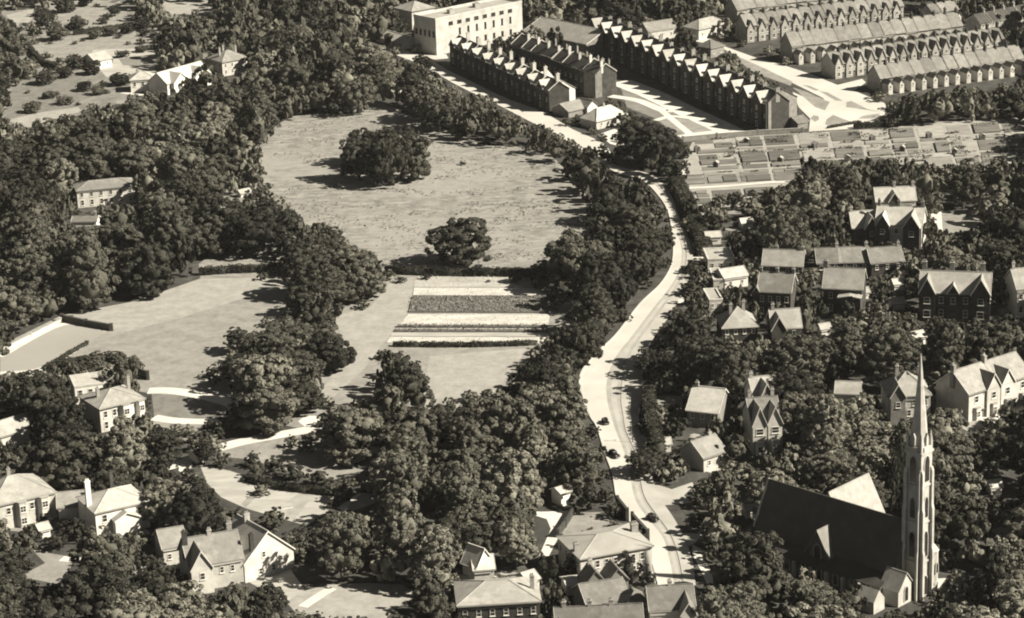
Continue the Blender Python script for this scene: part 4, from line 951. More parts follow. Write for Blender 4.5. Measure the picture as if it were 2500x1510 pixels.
# transepts: right hand one with sunlight painted into its bright roof, left hand one gabled
def transept(xa, s, out, e, r, wall='stone', roof='slate', wd=9.0):
    w_ = MB(); y0, y1 = s * (hw * .2), s * (hw + out)
    w_.prism([(xa, y0, 0), (xa + wd, y0, 0), (xa + wd, y0, e), (xa + wd / 2, y0, r), (xa, y0, e)], (0, y1 - y0, 0)); w_.build('transept_wall', M[wall], church)
    t_ = MB(); kk = (r - e) / (wd / 2); yy = y1 + s * .4
    t_.slab([(xa - .4, yy, e - .4 * kk + .12), (xa + wd / 2, yy, r + .12), (xa + wd / 2, y0, r + .12), (xa - .4, y0, e - .4 * kk + .12)], .2)
    t_.slab([(xa + wd + .4, yy, e - .4 * kk + .12), (xa + wd / 2, yy, r + .12), (xa + wd / 2, y0, r + .12), (xa + wd + .4, y0, e - .4 * kk + .12)], .2)
    t_.build('transept_roof', M[roof], church)
    lancet(church, 1.8, 5.0, xa + wd / 2, y1 + s * .01, 3.4, math.pi if s > 0 else 0)
xt = (at(2075, 1222, 17.0) - Vector((T.x, T.y, 17))).dot(cu)
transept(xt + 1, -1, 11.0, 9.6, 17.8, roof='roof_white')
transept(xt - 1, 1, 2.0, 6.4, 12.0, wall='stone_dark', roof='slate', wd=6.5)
# gabled porch at the left foot of the tower, stair turret on its right
po = MB(); po.prism([(-1.0, a + .6, 0), (-1.0, a + 6.4, 0), (-1.0, a + 6.4, 4.0), (-1.0, a + 3.5, 7.6), (-1.0, a + .6, 4.0)], (5.0, 0, 0)); po.build('porch_wall', M['stone'], church)
pq = MB()
for s in (0, 1):
    ye = a + .3 if s == 0 else a + 6.7
    pq.slab([(-1.3, ye, 3.75), (4.2, ye, 3.75), (4.2, a + 3.5, 7.75), (-1.3, a + 3.5, 7.75)], .2)
pq.build('porch_roof', M['slate_pale'], church)
lancet(church, 1.2, 3.4, -1.01, a + 3.5, .8, -math.pi / 2)
tu = MB(); tu.cyl(-.6, -a - 2.3, 0, 9.6, 1.7, 1.7, 8); tu.cyl(-.6, -a - 2.3, 9.6, 12.0, 1.9, .1, 8); tu.build('stair_turret', M['stone'], church)
lancet(church, .7, 2.4, -2.25, -a - 2.3, 4.5, -math.pi / 2)
ve = MB(); ve.prism([(1.0, a + 8.8, 0), (1.0, a + 12.8, 0), (1.0, a + 12.8, 2.8), (1.0, a + 10.8, 5.2), (1.0, a + 8.8, 2.8)], (5.0, 0, 0)); ve.build('vestry', M['stone'], church)
cv = Vector((-cu.y, cu.x, 0))
FOOT.append((Vector((T.x, T.y, 0)) - cu * 3 - cv * 14, cu, cv, L_N + 4, 28.0))
LAND.append(('the church tower', Vector((T.x, T.y, 0)))); LAND.append(('the far end of the church', Vector((T.x, T.y, 0)) + cu * L_N))
def L(x, y, z): return Vector((T.x, T.y, 0)) + cu * x + cv * y + Vector((0, 0, z))
keep_house([L(x0, hw + 4, 3), L(x1, hw + 4, 5), L(x1, 0, er), L(x0, 0, er)], proj(L(x0, hw + 4, 0))[1])
keep_house([L(xt + 1, -6, 12), L(xt + 1, -16, 9), L(xt + 10, -16, 9), L(xt + 5, -16, 18), L(xt + 5, 0, 18)], proj(L(xt, -14, 0))[1])
keep_house([L(-a, -a, 3), L(-a, a, 3), L(a, a, 36), L(a, -a, 36), L(-a, -a, 36)], 1405)
keep_house([L(-a, -a, 30), L(a, a, 30), L(0, 0, 58)], proj(L(0, 0, 0))[1])
keep_house([L(-1, a + .6, 2), L(-1, a + 6.4, 2), L(-1, a + 3.5, 7)], 1405)

_m = raster([(1852, 1165), (2205, 1270), (2205, 1395), (2110, 1400), (1950, 1375), (1852, 1385)]); HOUSE_Y[_m] = np.maximum(HOUSE_Y[_m], 1330)
keep_house([L(0, a + 8, 1), L(0, a + 13, 1), L(0, a + 11, 5)], 1405)

keep_house([L(-a, a + 7, .5), L(-a, -a - 4.5, .5), L(-a, -a - 4.5, 11), L(-a, a + 7, 6)], 1405)
# ------------------------------------------------------------------ foliage meshes
def leaf_quads(cent, nrm, size, r, q):
    """q numpy generator; quads at cent facing nrm"""
    n = len(cent)
    t = q.normal(size=(n, 3)); t -= nrm * (t * nrm).sum(1, keepdims=True); t /= np.linalg.norm(t, axis=1, keepdims=True) + 1e-9
    b = np.cross(nrm, t)
    s = size * q.uniform(.6, 1.35, (n, 1))
    e = s * q.uniform(.55, .9, (n, 1))
    bend = nrm * s * .25
    v = np.stack([cent - t * s, cent - b * e + bend, cent + t * s, cent + b * e + bend], 1).reshape(-1, 3)
    return v
def quad_mesh(name, v, material, extra=None):
    """v: (4n,3) quads; extra: (verts, faces) of triangles for the inner mass"""
    n = len(v) // 4
    if extra is None: ev, ef = np.zeros((0, 3)), np.zeros((0, 3), int)
    else: ev, ef = extra
    me = bpy.data.meshes.new(name)
    allv = np.concatenate([v, ev]).astype(np.float32)
    nl = 4 * n + 3 * len(ef)
    me.vertices.add(len(allv)); me.vertices.foreach_set('co', allv.ravel())
    me.loops.add(nl); me.loops.foreach_set('vertex_index', np.concatenate([np.arange(4 * n), (ef + 4 * n).ravel()]).astype(np.int32))
    me.polygons.add(n + len(ef))
    me.polygons.foreach_set('loop_start', np.concatenate([np.arange(n) * 4, 4 * n + np.arange(len(ef)) * 3]).astype(np.int32))
    me.materials.append(material)
    me.update(calc_edges=True)
    return me
def ico(sub):
    bm = bmesh.new(); bmesh.ops.create_icosphere(bm, subdivisions=sub, radius=1.0)
    bm.verts.ensure_lookup_table()
    v = np.array([x.co[:] for x in bm.verts]); f = np.array([[y.index for y in x.verts] for x in bm.faces]); bm.free()
    return v, f
ICO_V, ICO_F = ico(2)
ICO1_V, ICO1_F = ico(1)
def crown_mesh(name, seed, kind, material, clumps=85, per=72, size=.0215):
    """crown in a unit box: width 1, base at z=0, top at z=1, built of lobes covered with clumps of leaf faces"""
    q = np.random.default_rng(seed)
    lobes = []
    crs = q.uniform(.75, 1.25) if kind in ('round', 'wide', 'tall') else 1.0     # fine or coarse leafed kinds
    size = size * (crs ** .7); clumps = int(clumps / crs ** 1.5); per = int(per * crs ** .3)
    if kind == 'round':
        lobes.append((np.array([0, 0, .5]), .33)); lobes.append((np.array([.04, -.03, .36]), .3)); lobes.append((np.array([-.03, .04, .63]), .27))
        for i in range(13):
            t = i * 2.4 + q.uniform(-.5, .5); z = .22 + .6 * ((i * .618) % 1) + q.uniform(-.05, .05); rr = .33 * math.sqrt(max(0.05, 1 - ((z - .48) / .46) ** 2)) * q.uniform(.8, 1.08)
            lobes.append((np.array([rr * math.cos(t), rr * math.sin(t), z]), q.uniform(.11, .19)))
    elif kind == 'wide':
        lobes.append((np.array([.08, 0, .48]), .27)); lobes.append((np.array([-.1, .06, .46]), .26)); lobes.append((np.array([0, -.1, .45]), .25))
        for i in range(13):
            t = i * 2.4 + q.uniform(-.5, .5); z = q.uniform(.3, .7); rr = q.uniform(.2, .36)
            lobes.append((np.array([rr * math.cos(t), rr * math.sin(t), z]), q.uniform(.1, .17)))
    elif kind == 'tall':
        for i in range(12):
            z = .2 + .66 * i / 11; t = q.uniform(0, 2 * math.pi); rr = q.uniform(.08, .25) * (1 if z < .6 else (1.2 - z) * 1.5)
            lobes.append((np.array([rr * math.cos(t), rr * math.sin(t), z]), q.uniform(.16, .24) * (1 if z < .7 else .8)))
    elif kind == 'cone':
        for i in range(12):
            z = .12 + .8 * i / 11; w_ = (1 - z) * .36
            t = q.uniform(0, 2 * math.pi)
            lobes.append((np.array([w_ * .5 * math.cos(t), w_ * .5 * math.sin(t), z]), .07 + w_ * .75))
    elif kind == 'scrub':
        for i in range(3):
            t = q.uniform(0, 2 * math.pi); rr = q.uniform(.08, .24); z = q.uniform(.25, .5)
            lobes.append((np.array([rr * math.cos(t), rr * math.sin(t), z]), q.uniform(.24, .32)))
    elif kind == 'bush':
        for i in range(7):
            t = q.uniform(0, 2 * math.pi); rr = q.uniform(.05, .28); z = q.uniform(.2, .62)
            lobes.append((np.array([rr * math.cos(t), rr * math.sin(t), z]), q.uniform(.2, .3)))
    vs = []; cores_v = []; cores_f = []; off = 0
    for c, r in lobes:
        IV, IF = (ICO1_V, ICO1_F) if kind in ('bush', 'scrub') else (ICO_V, ICO_F)
        d = IV * (r * .64) * (1 + .1 * q.normal(size=(len(IV), 1)))
        cores_v.append(c + d); cores_f.append(IF + off); off += len(IV)
    C = np.array([c for c, _ in lobes]); RR = np.array([r for _, r in lobes])
    ks = clumps * 1.5 / (RR ** 2).sum()
    pts = []
    for i in range(len(lobes)):                                   # even cover of every lobe, so that no bare core shows
        n_i = max(6, int(ks * RR[i] ** 2)); ph = q.uniform(0, 6.28)
        for k in range(n_i):
            z = 1 - 2 * (k + .5) / n_i; t = ph + k * 2.399963
            d = np.array([math.sqrt(1 - z * z) * math.cos(t), math.sqrt(1 - z * z) * math.sin(t), z]) + q.normal(size=3) * .16
            d /= np.linalg.norm(d)
            pts.append((i, d))
    for i, d in pts:
        if d[2] < -.6: continue
        p = C[i] + d * RR[i] * q.uniform(.92, 1.25)
        inside = (np.linalg.norm(C - p, axis=1) < RR * .88); inside[i] = False
        if inside.any(): continue
        cr = q.uniform(.04, .08) * crs * (1.2 if kind == 'bush' else 1)
        n = int(per * (cr / .06) ** 2 * .8) + 5
        u = q.normal(size=(n, 3)); u /= np.linalg.norm(u, axis=1, keepdims=True)
        flip = (u @ d) < -.2; u[flip] *= -1
        cent = p + u * cr * q.uniform(.75, 1.1, (n, 1)) * np.array([1.15, 1.15, .8])
        nn = u + q.normal(size=(n, 3)) * .32 + np.array([0, 0, .15]); nn /= np.linalg.norm(nn, axis=1, keepdims=True)
        vs.append(leaf_quads(cent, nn, size, None, q))
    v = np.concatenate(vs)
    # stray sprays make the outline uneven
    ev = np.concatenate(cores_v); ef = np.concatenate(cores_f)
    allv = np.concatenate([v, ev]); lo, hi = allv.min(0), allv.max(0)
    sc = np.array([1 / (hi[0] - lo[0]), 1 / (hi[1] - lo[1]), 1 / (hi[2] - lo[2])]); ce = np.array([(lo[0] + hi[0]) / 2, (lo[1] + hi[1]) / 2, lo[2]])
    return quad_mesh(name, (v - ce) * sc, material, ((ev - ce) * sc, ef))
def trunk_mesh(seed):
    q = random.Random(seed); mb = MB()
    p = Vector((0, 0, -.02)); r = .042
    for i in range(4):
        n = p + Vector((q.uniform(-.02, .02), q.uniform(-.02, .02), .14)); mb.tube(p, n, r, r * .82, 7); p, r = n, r * .82
        if i >= 1:
            for _ in range(2):
                t = q.uniform(0, 6.28); mb.tube(p, p + Vector((.22 * math.cos(t), .22 * math.sin(t), q.uniform(.1, .22))), r * .5, r * .2, 5)
    return mb.mesh('trunk', M['bark'])
TRUNKS = [trunk_mesh(s) for s in range(3)]
CROWNS = {}
def crowns(key, kind, mats, n, **kw):
    CROWNS[key] = {mk: [crown_mesh('crown', 100 + hash_(key) + i * 7, kind, M[mk], **kw) for i in range(n)] for mk in mats}
def hash_(s): return sum(ord(c) for c in s)
crowns('round', 'round', ['leaf'], 8, clumps=170)
crowns('wide', 'wide', ['leaf'], 6, clumps=170)
crowns('tall', 'tall', ['leaf'], 4, clumps=150)
crowns('cone', 'cone', ['leaf'], 2, clumps=130)
crowns('bush', 'bush', ['leaf'], 4, clumps=34, per=30, size=.045)
SCRUB = [crown_mesh('scrub', 900 + i, 'scrub', M['leaf'], clumps=22, per=13, size=.08) for i in range(5)]
for key in list(CROWNS):                                         # the same crowns in paler and darker leaf
    for mk in ('leaf_pale', 'leaf_dark'):
        CROWNS[key][mk] = []
        for me in CROWNS[key]['leaf']:
            m2 = me.copy(); m2.materials[0] = M[mk]; CROWNS[key][mk].append(m2)
TREES = []
def tree(base, w, h, kind='round', tone='leaf', name=None, clear=.06):
    """a tree: trunk and crown under an empty at its foot"""
    root = empty(name or ('bush' if kind == 'bush' else 'conifer' if kind == 'cone' else 'tree'), base, rng.uniform(0, 6.28))
    cm = rng.choice(CROWNS[kind][tone])
    c = link('crown', cm, root, (0, 0, h * clear))
    c.scale = (w, w, h * (1 - clear))
    if kind != 'bush':
        t = link('trunk', rng.choice(TRUNKS), root)
        t.scale = (w * .8, w * .8, h * .9)
    TREES.append(dict(o=root, p=Vector(base), w=w, h=h, kind=kind, tone=tone, label=None, px=proj(Vector(base) + Vector((0, 0, h * .5)))))
    return TREES[-1]
def tree_px(bx, by, wpx, hpx, kind='round', tone='leaf', label=None, **kw):
    """a tree whose foot, crown width and height are read from the photograph"""
    p = at(bx, by); s = scale_at(p)
    w = wpx / s
    h = max((hpx / s - w * .5 * math.sin(TILT)) / math.cos(TILT), w * .45)
    t = tree(p, w, h, kind, tone, **kw)
    if label: t['label'] = label
    return t

# ------------------------------------------------------------------ hedges, walls and fences
def hedge(pts, w, h, label, px=True, material='leaf_dark', seed=1, lm=None, step=.34):
    q = np.random.default_rng(seed)
    P = [at(*p) for p in pts]
    o = P[0].copy()
    vs = []; ev = []; ef = []; off = 0
    for a, b in zip(P[:-1], P[1:]):
        d = b - a; Ln = d.length; d.normalize(); nn = Vector((-d.y, d.x, 0))
        area = Ln * (w + 2 * h) ; n = int(area / (step * step) * 1.3)
        t = q.uniform(0, Ln, n); k = q.uniform(0, w + 2 * h, n)
        wob = .12 * np.sin(t * 1.7 + seed) + .1 * np.sin(t * .6)
        cx = np.where(k < h, -w / 2, np.where(k < h + w, k - h - w / 2, w / 2)); cz = np.where(k < h, k, np.where(k < h + w, h, w + 2 * h - k))
        nx = np.where(k < h, -1., np.where(k < h + w, 0., 1.)); nz = np.where((k >= h) & (k < h + w), 1., .25)
        cz = cz * (1 + wob * .6); cx = cx * (1 + wob)
        D, N = np.array(d[:]), np.array(nn[:])
        cent = np.array((a - o)[:]) + t[:, None] * D + cx[:, None] * N + np.stack([0 * t, 0 * t, cz], 1) + q.normal(size=(n, 3)) * .12
        nr = nx[:, None] * N + np.stack([0 * t, 0 * t, nz], 1) + q.normal(size=(n, 3)) * .5; nr /= np.linalg.norm(nr, axis=1, keepdims=True)
        vs.append(leaf_quads(cent, nr, step * .8, None, q))
        c = [np.array((a - o + nn * s * w * .44 + Vector((0, 0, z)))[:]) for s in (-1, 1) for z in (0, h * .92)] + [np.array((b - o + nn * s * w * .44 + Vector((0, 0, z)))[:]) for s in (-1, 1) for z in (0, h * .92)]
        ev += c; f = [(0, 1, 5), (0, 5, 4), (2, 6, 7), (2, 7, 3), (1, 3, 7), (1, 7, 5), (0, 2, 3), (0, 3, 1), (4, 5, 7), (4, 7, 6)]
        ef += [tuple(x + off for x in y) for y in f]; off += 8
    me = quad_mesh('hedge', np.concatenate(vs), M[material], (np.array(ev), np.array(ef)))
    ob = link('hedge', me, None, o)
    tag(ob, label, 'hedge')
    if lm:
        for p in P: LAND.append((lm, p))
    return ob
hedge([(486, 672), (560, 667), (640, 664), (722, 660)], 1.8, 2.4, 'clipped dark hedge between the wood and the pale strip of lawn', seed=2, lm='the left hedge of the meadow')
hedge([(941, 668), (1040, 672), (1140, 674), (1240, 675), (1335, 676)], 1.8, 2.6, 'long straight dark hedge between meadow and striped flower beds', seed=3, lm='the hedge above the striped beds')
hedge([(960, 846), (1040, 847), (1140, 847), (1240, 845), (1310, 842)], 1.5, 1.3, 'low bumpy dark hedge along the front of the striped beds', seed=4, lm='the hedge below the striped beds')
hedge([(1650, 452), (1678, 505), (1702, 560), (1722, 622)], 4.6, 3.0, 'tall dark clipped hedge bordering the upper road bend', seed=5, lm='the upper road hedge')
hedge([(1586, 962), (1584, 1010), (1592, 1060), (1610, 1112)], 3.0, 3.6, 'tall dark hedge along the right pavement of the broad road', seed=6, lm='the lower road hedge')
hedge([(600, 1175), (690, 1196), (760, 1204), (830, 1212)], 1.6, 1.6, 'dark hedge along the top of the kitchen garden', seed=7)
hedge([(885, 1196), (950, 1214)], 1.5, 1.8, 'short clipped hedge right of the kitchen garden path', seed=8)
hedge([(108, 903), (160, 872), (214, 840)], 1.0, 1.0, 'low hedge along the lower side of the tennis court', seed=9)
hedge([(1605, 1004), (1660, 1003)], 1.4, 1.6, 'short dark hedge below the square of grass behind the road hedge', seed=10)
hedge([(2085, 314), (2250, 303)], 1.6, 2.0, 'dark hedge between the green and the allotments', seed=11)
hedge([(55, 105), (105, 160), (170, 178)], 2.0, 2.2, 'dark hedge between two open fields at upper left', seed=12)
hedge([(180, 86), (250, 78), (330, 66)], 2.0, 2.2, 'dark hedge above the largest field at upper left', seed=13)
hedge([(2020, 314), (2100, 300)], 1.0, .8, 'low hedge edging the green beside the white street', seed=15)

def wall(pts, h, t, label, material='brick', cap='lead', name='garden_wall', lm=None):
    P = [at(*p) for p in pts]
    root = tag(empty(name, P[0]), label, 'wall')
    for a, b in zip(P[:-1], P[1:]):
        d = b - a; Ln = d.length; d.normalize(); n = Vector((-d.y, d.x, 0)) * t / 2
        a0 = a - P[0]
        m_ = MB(); m_.prism([a0 - n, a0 + d * (Ln + .002) - n, a0 + d * (Ln + .002) + n, a0 + n], (0, 0, h)); m_.build('wall_panel', M[material], root)
        c = MB(); n2 = n * 1.35; up = Vector((0, 0, h + .003)); c.prism([a0 - n2 + up, a0 + d * (Ln - .002) - n2 + up, a0 + d * (Ln - .002) + n2 + up, a0 + n2 + up], (0, 0, .14)); c.build('coping', M[cap], root)
    for p in P:
        k = MB(); c0 = p - P[0]; k.box(c0.x - t * .8, c0.x + t * .8, c0.y - t * .8, c0.y + t * .8, 0, h + .45); k.build('pier', M[material], root)
    if lm: LAND.append((lm, P[len(P) // 2]))
    return root
wall([(1667, 347), (1750, 339), (1850, 331), (1960, 325)], 1.9, .5, 'long low wall between the terrace gardens and the allotments', lm='the allotment wall')
wall([(152, 784), (210, 797), (272, 808)], 1.9, .7, 'dark topped wall at the end of the tennis court', 'brick_dark', 'slate_dark', lm='the tennis court wall')
wall([(0, 862), (75, 824), (148, 787)], 1.0, .5, 'low pale wall along the upper side of the tennis court', 'render', 'lead')
wall([(1508, 1242), (1532, 1272)], 3.0, .5, 'short dark roadside wall above the gateway of the broad villa', 'brick_dark', 'slate_dark')
wall([(1544, 1284), (1582, 1326)], 3.2, .5, 'short dark roadside wall beside the roof of the broad villa', 'brick_dark', 'slate_dark', lm='the roadside wall')
wall([(1402, 1252), (1380, 1288), (1362, 1312)], 1.8, .4, 'dark slanting wall right of the white drive', 'brick_dark', 'slate_dark')
wall([(362, 928), (326, 914)], 2.4, .5, 'short dark wall beside the cream corner villa', 'brick_dark', 'slate_dark')
wall([(2368, 1016), (2420, 1004), (2500, 984)], 1.4, .35, 'white garden wall in front of the long bayed range', 'white', 'white', lm='the white garden wall')
wall([(1000, 290), (1060, 298), (1100, 316)], 1.2, .35, 'pale wall along the top edge of the meadow', 'render', 'lead')
wall([(1560, 1010), (1571, 945)], 1.0, .3, 'low pale wall at the edge of the broad pavement', 'render', 'lead')
wall([(1090, 1418), (1210, 1428), (1290, 1424)], 1.6, .35, 'pale yard wall behind the wide eaved house', 'render', 'lead')

# ------------------------------------------------------------------ cars and the street lamp
def car(px, py, heading, label, sc_=1.0, closed=True, material='car_black'):
    root = tag(empty('car', at(px, py) + Vector((0, 0, .16)), heading), label, 'car', 'cars on the road')
    Ln, Wd = 4.1 * sc_, 1.6 * sc_
    b = MB()
    b.prism([(-Ln / 2, -Wd * .38, .42), (-Ln / 2, -Wd * .38, .85), (-Ln * .38, -Wd * .38, 1.05), (Ln * .12, -Wd * .38, 1.05), (Ln * .42, -Wd * .38, .95), (Ln / 2, -Wd * .38, .85), (Ln / 2, -Wd * .38, .42)], (0, Wd * .76, 0))
    me = b.mesh('body', M[material]); body = link('body', me, root)
    bv = body.modifiers.new('b', 'BEVEL'); bv.width = .1; bv.segments = 2
    c = MB()
    c.prism([(-Ln * .4, -Wd * .36, 1.03), (-Ln * .36, -Wd * .36, 1.5), (-Ln * .27, -Wd * .36, 1.66), (Ln * .05, -Wd * .36, 1.66), (Ln * .13, -Wd * .36, 1.55), (Ln * .18, -Wd * .36, 1.03)], (0, Wd * .72, 0))
    cab = link('cabin', c.mesh('cabin', M[material]), root); bv = cab.modifiers.new('b', 'BEVEL'); bv.width = .12; bv.segments = 2
    for s in (-1, 1):
        for (xa, xb) in ((-Ln * .33, -Ln * .14), (-Ln * .11, Ln * .1)):
            g = MB(); g.box(xa, xb, s * Wd * .365 - .01, s * Wd * .365 + .01, 1.12, 1.5); g.build('side_window', M['glass'], cab)
        for x in (-Ln * .33, Ln * .33):
            w = MB(); k = len(w.v); w.tube((0, -.09, 0), (0, .09, 0), .36, n=12); wo = w.build('wheel', M['tyre'], root, (x, s * Wd * .44, .36))
            hb = MB(); hb.tube((0, s * .09, 0), (0, s * .12, 0), .16, n=8); hb.build('hub', M['lead'], wo)
            f = MB()
            for j in range(5):
                a0, a1 = math.pi * j / 5, math.pi * (j + 1) / 5
                f.prism([(.42 * math.cos(a0), -.14, .42 * math.sin(a0)), (.5 * math.cos(a0), -.14, .5 * math.sin(a0)), (.5 * math.cos(a1), -.14, .5 * math.sin(a1)), (.42 * math.cos(a1), -.14, .42 * math.sin(a1))], (0, .28, 0))
            f.build('mudguard', M[material], root, (x, s * Wd * .44, .36))
        h = MB(); h.tube((Ln * .46, s * Wd * .3, .92), (Ln * .5, s * Wd * .3, .92), .14, .15, 8); h.build('headlight', M['lead'], root)
    ws = MB(); ws.prism([(Ln * .19, -Wd * .3, 1.12), (Ln * .145, -Wd * .3, 1.5), (Ln * .145, Wd * .3, 1.5), (Ln * .19, Wd * .3, 1.12)], (.02, 0, .004)); ws.build('windscreen', M['glass'], cab)
    for x in (-Ln * .53, Ln * .53):
        bp = MB(); bp.box(x - .04, x + .04, -Wd * .45, Wd * .45, .45, .57); bp.build('bumper', M['lead'], root)
    return root
car(1478, 1035, R(100), 'small dark car farther up the pale road', .9)
car(1499, 1116, R(-62), 'larger black car on the pale road, nearer of the two in mid road', 1.05)
car(1594, 1272, R(-55), 'black car at the right edge of the road under the trees', .95)
LAND.append(('the two dark cars', at(1490, 1075)))
lr = tag(empty('street_lamp', at(1545, 1082) + Vector((0, 0, .28))), 'thin dark lamp post with one long arm on the right pavement', 'street lamp')
l = MB(); l.cyl(0, 0, 0, .5, .16, .1); l.cyl(0, 0, .5, 6.2, .09, .06); l.build('post', M['iron'], lr)
l = MB(); l.tube((0, 0, 6.1), (2.8, .2, 6.3), .06, .05); l.tube((0, 0, 5.3), (1.2, .1, 6.2), .035); l.build('arm', M['iron'], lr)
l = MB(); l.cyl(2.8, .2, 5.85, 6.25, .26, .1); l.build('lantern', M['iron'], lr)

# ------------------------------------------------------------------ little garden things
def cold_frame(px, py, rz, label):
    r = tag(empty('cold_frame', at(px, py), rz), label, 'cold frame')
    b = MB(); b.box(-1.4, 1.4, -.8, .8, 0, .5); b.build('box', M['white'], r)
    g = MB(); g.slab([(-1.45, -.85, .53), (1.45, -.85, .53), (1.45, .85, .75), (-1.45, .85, .75)], .06); g.build('lid', M['lead'], r)
cold_frame(700, 1240, .2, 'small white cold frame on the kitchen garden')

# ------------------------------------------------------------------ crops, tufts and huts
def scatter(name, label, pts, size, material, up=.6, seed=3):
    q = np.random.default_rng(seed)
    P = np.array(pts); n = len(P)
    nn = q.normal(size=(n, 3)) * .6 + np.array([.25, -.25, up]); nn /= np.linalg.norm(nn, axis=1, keepdims=True)
    me = quad_mesh(name, leaf_quads(P, nn, size, None, q), M[material])
    return tag(link(name, me), label, 'plants', kind='stuff')
q_ = random.Random(9)
def rows(y0, y1, n, x0, x1, X0, X1, per, h, jit):
    out = []
    for i in range(n):
        t = (i + .5) / n
        a, b = at(x0 + (x1 - x0) * t, y0 + (y1 - y0) * t), at(X0 + (X1 - X0) * t, y0 + (y1 - y0) * t)
        for k in range(per):
            p = a.lerp(b, q_.random()); out.append((p.x + q_.gauss(0, jit), p.y + q_.gauss(0, jit * 1.6), h * q_.uniform(.3, 1.1) + .1))
    return out
scatter('bed_plants', 'rows of low dark plants in the striped flower beds', rows(726, 763, 12, 1008, 998, 1344, 1339, 420, .55, .3) + rows(797, 801, 2, 972, 968, 1338, 1338, 260, .8, .2) + rows(806, 811, 2, 965, 961, 1338, 1338, 200, .6, .25), .26, 'plot_a')
scatter('bed_plants', 'rows of pale flowers in the white beds', rows(704, 722, 5, 1011, 1008, 1344, 1344, 50, .3, .3) + rows(768, 795, 7, 997, 974, 1340, 1337, 50, .3, .3) + rows(824, 838, 5, 952, 944, 1335, 1330, 50, .3, .3) + rows(676, 700, 6, 1013, 1011, 1336, 1338, 60, .4, .5), .17, 'bed_pale', seed=4)
crops = []
for _ in range(110):
    x, y = q_.uniform(1690, 2500), q_.uniform(320, 420)
    if y + (x - 2100) * -.055 > 430 - (x - 1690) * .03: continue
    yy_ = y + (x - 2100) * -.055
    a, b = at(x, yy_), at(x + q_.uniform(18, 50), yy_ - q_.uniform(1, 2.6)); h_ = q_.choice([.4, .5, .7, 1.3])
    for k in range(26):
        p = a.lerp(b, q_.random()); crops.append((p.x + q_.gauss(0, .15), p.y + q_.gauss(0, .35), q_.uniform(.4, 1) * h_ + .15))
scatter('allotment_crops', 'rows of vegetables growing on the allotments', crops, .34, 'hedge', seed=5)
tufts = []
for c in range(230):
    x, y = q_.uniform(640, 1430), q_.uniform(270, 665)
    p = at(x, y); n = q_.randint(3, 26); r = q_.uniform(1, 4)
    for k in range(n): tufts.append((p.x + q_.gauss(0, r * 1.5), p.y + q_.gauss(0, r), q_.uniform(.05, .3)))
inm = raster(meadow)
tufts = [t for t in tufts if inm[min(MH - 1, int(proj(t)[1] // MS)), min(MW - 1, int(proj(t)[0] // MS))]]
scatter('meadow_tufts', 'coarse tufts of long grass on the meadow', tufts, .42, 'lawn_dark', up=1.6, seed=6)
for k, (x, y) in enumerate([(1702, 372), (1748, 409), (1822, 352), (1905, 398), (1990, 362), (2068, 394), (2130, 345), (2203, 371), (2268, 338), (2330, 378), (2398, 342), (2452, 372)]):
    if k == 0:
        r0 = empty('allotment_hut', at(x, y), .3)
        b = MB(); b.prism([(-1, -.8, 0), (1, -.8, 0), (1, -.8, 1.9), (0, -.8, 2.5), (-1, -.8, 1.9)], (0, 1.8, 0)); b.build('wall', M['wood'], r0)
        b = MB(); b.slab([(-1.15, -.95, 1.86), (0, -.95, 2.58), (0, 1.15, 2.58), (-1.15, 1.15, 1.86)], .06); b.slab([(1.15, -.95, 1.86), (0, -.95, 2.58), (0, 1.15, 2.58), (1.15, 1.15, 1.86)], .06); b.build('roof', M['lead'], r0)
        b = MB(); b.box(-.35, .35, -.84, -.803, 0, 1.7); b.build('door', M['brick_dark'], r0)
        o = r0
    else:
        o = copy_tree(r0); o.location = at(x, y); o.rotation_euler = (0, 0, q_.uniform(-.4, .6))
    tag(o, 'little wooden hut with pale roof on the allotments, %s from the left' % ORD[k + 1], 'hut', 'allotment huts')
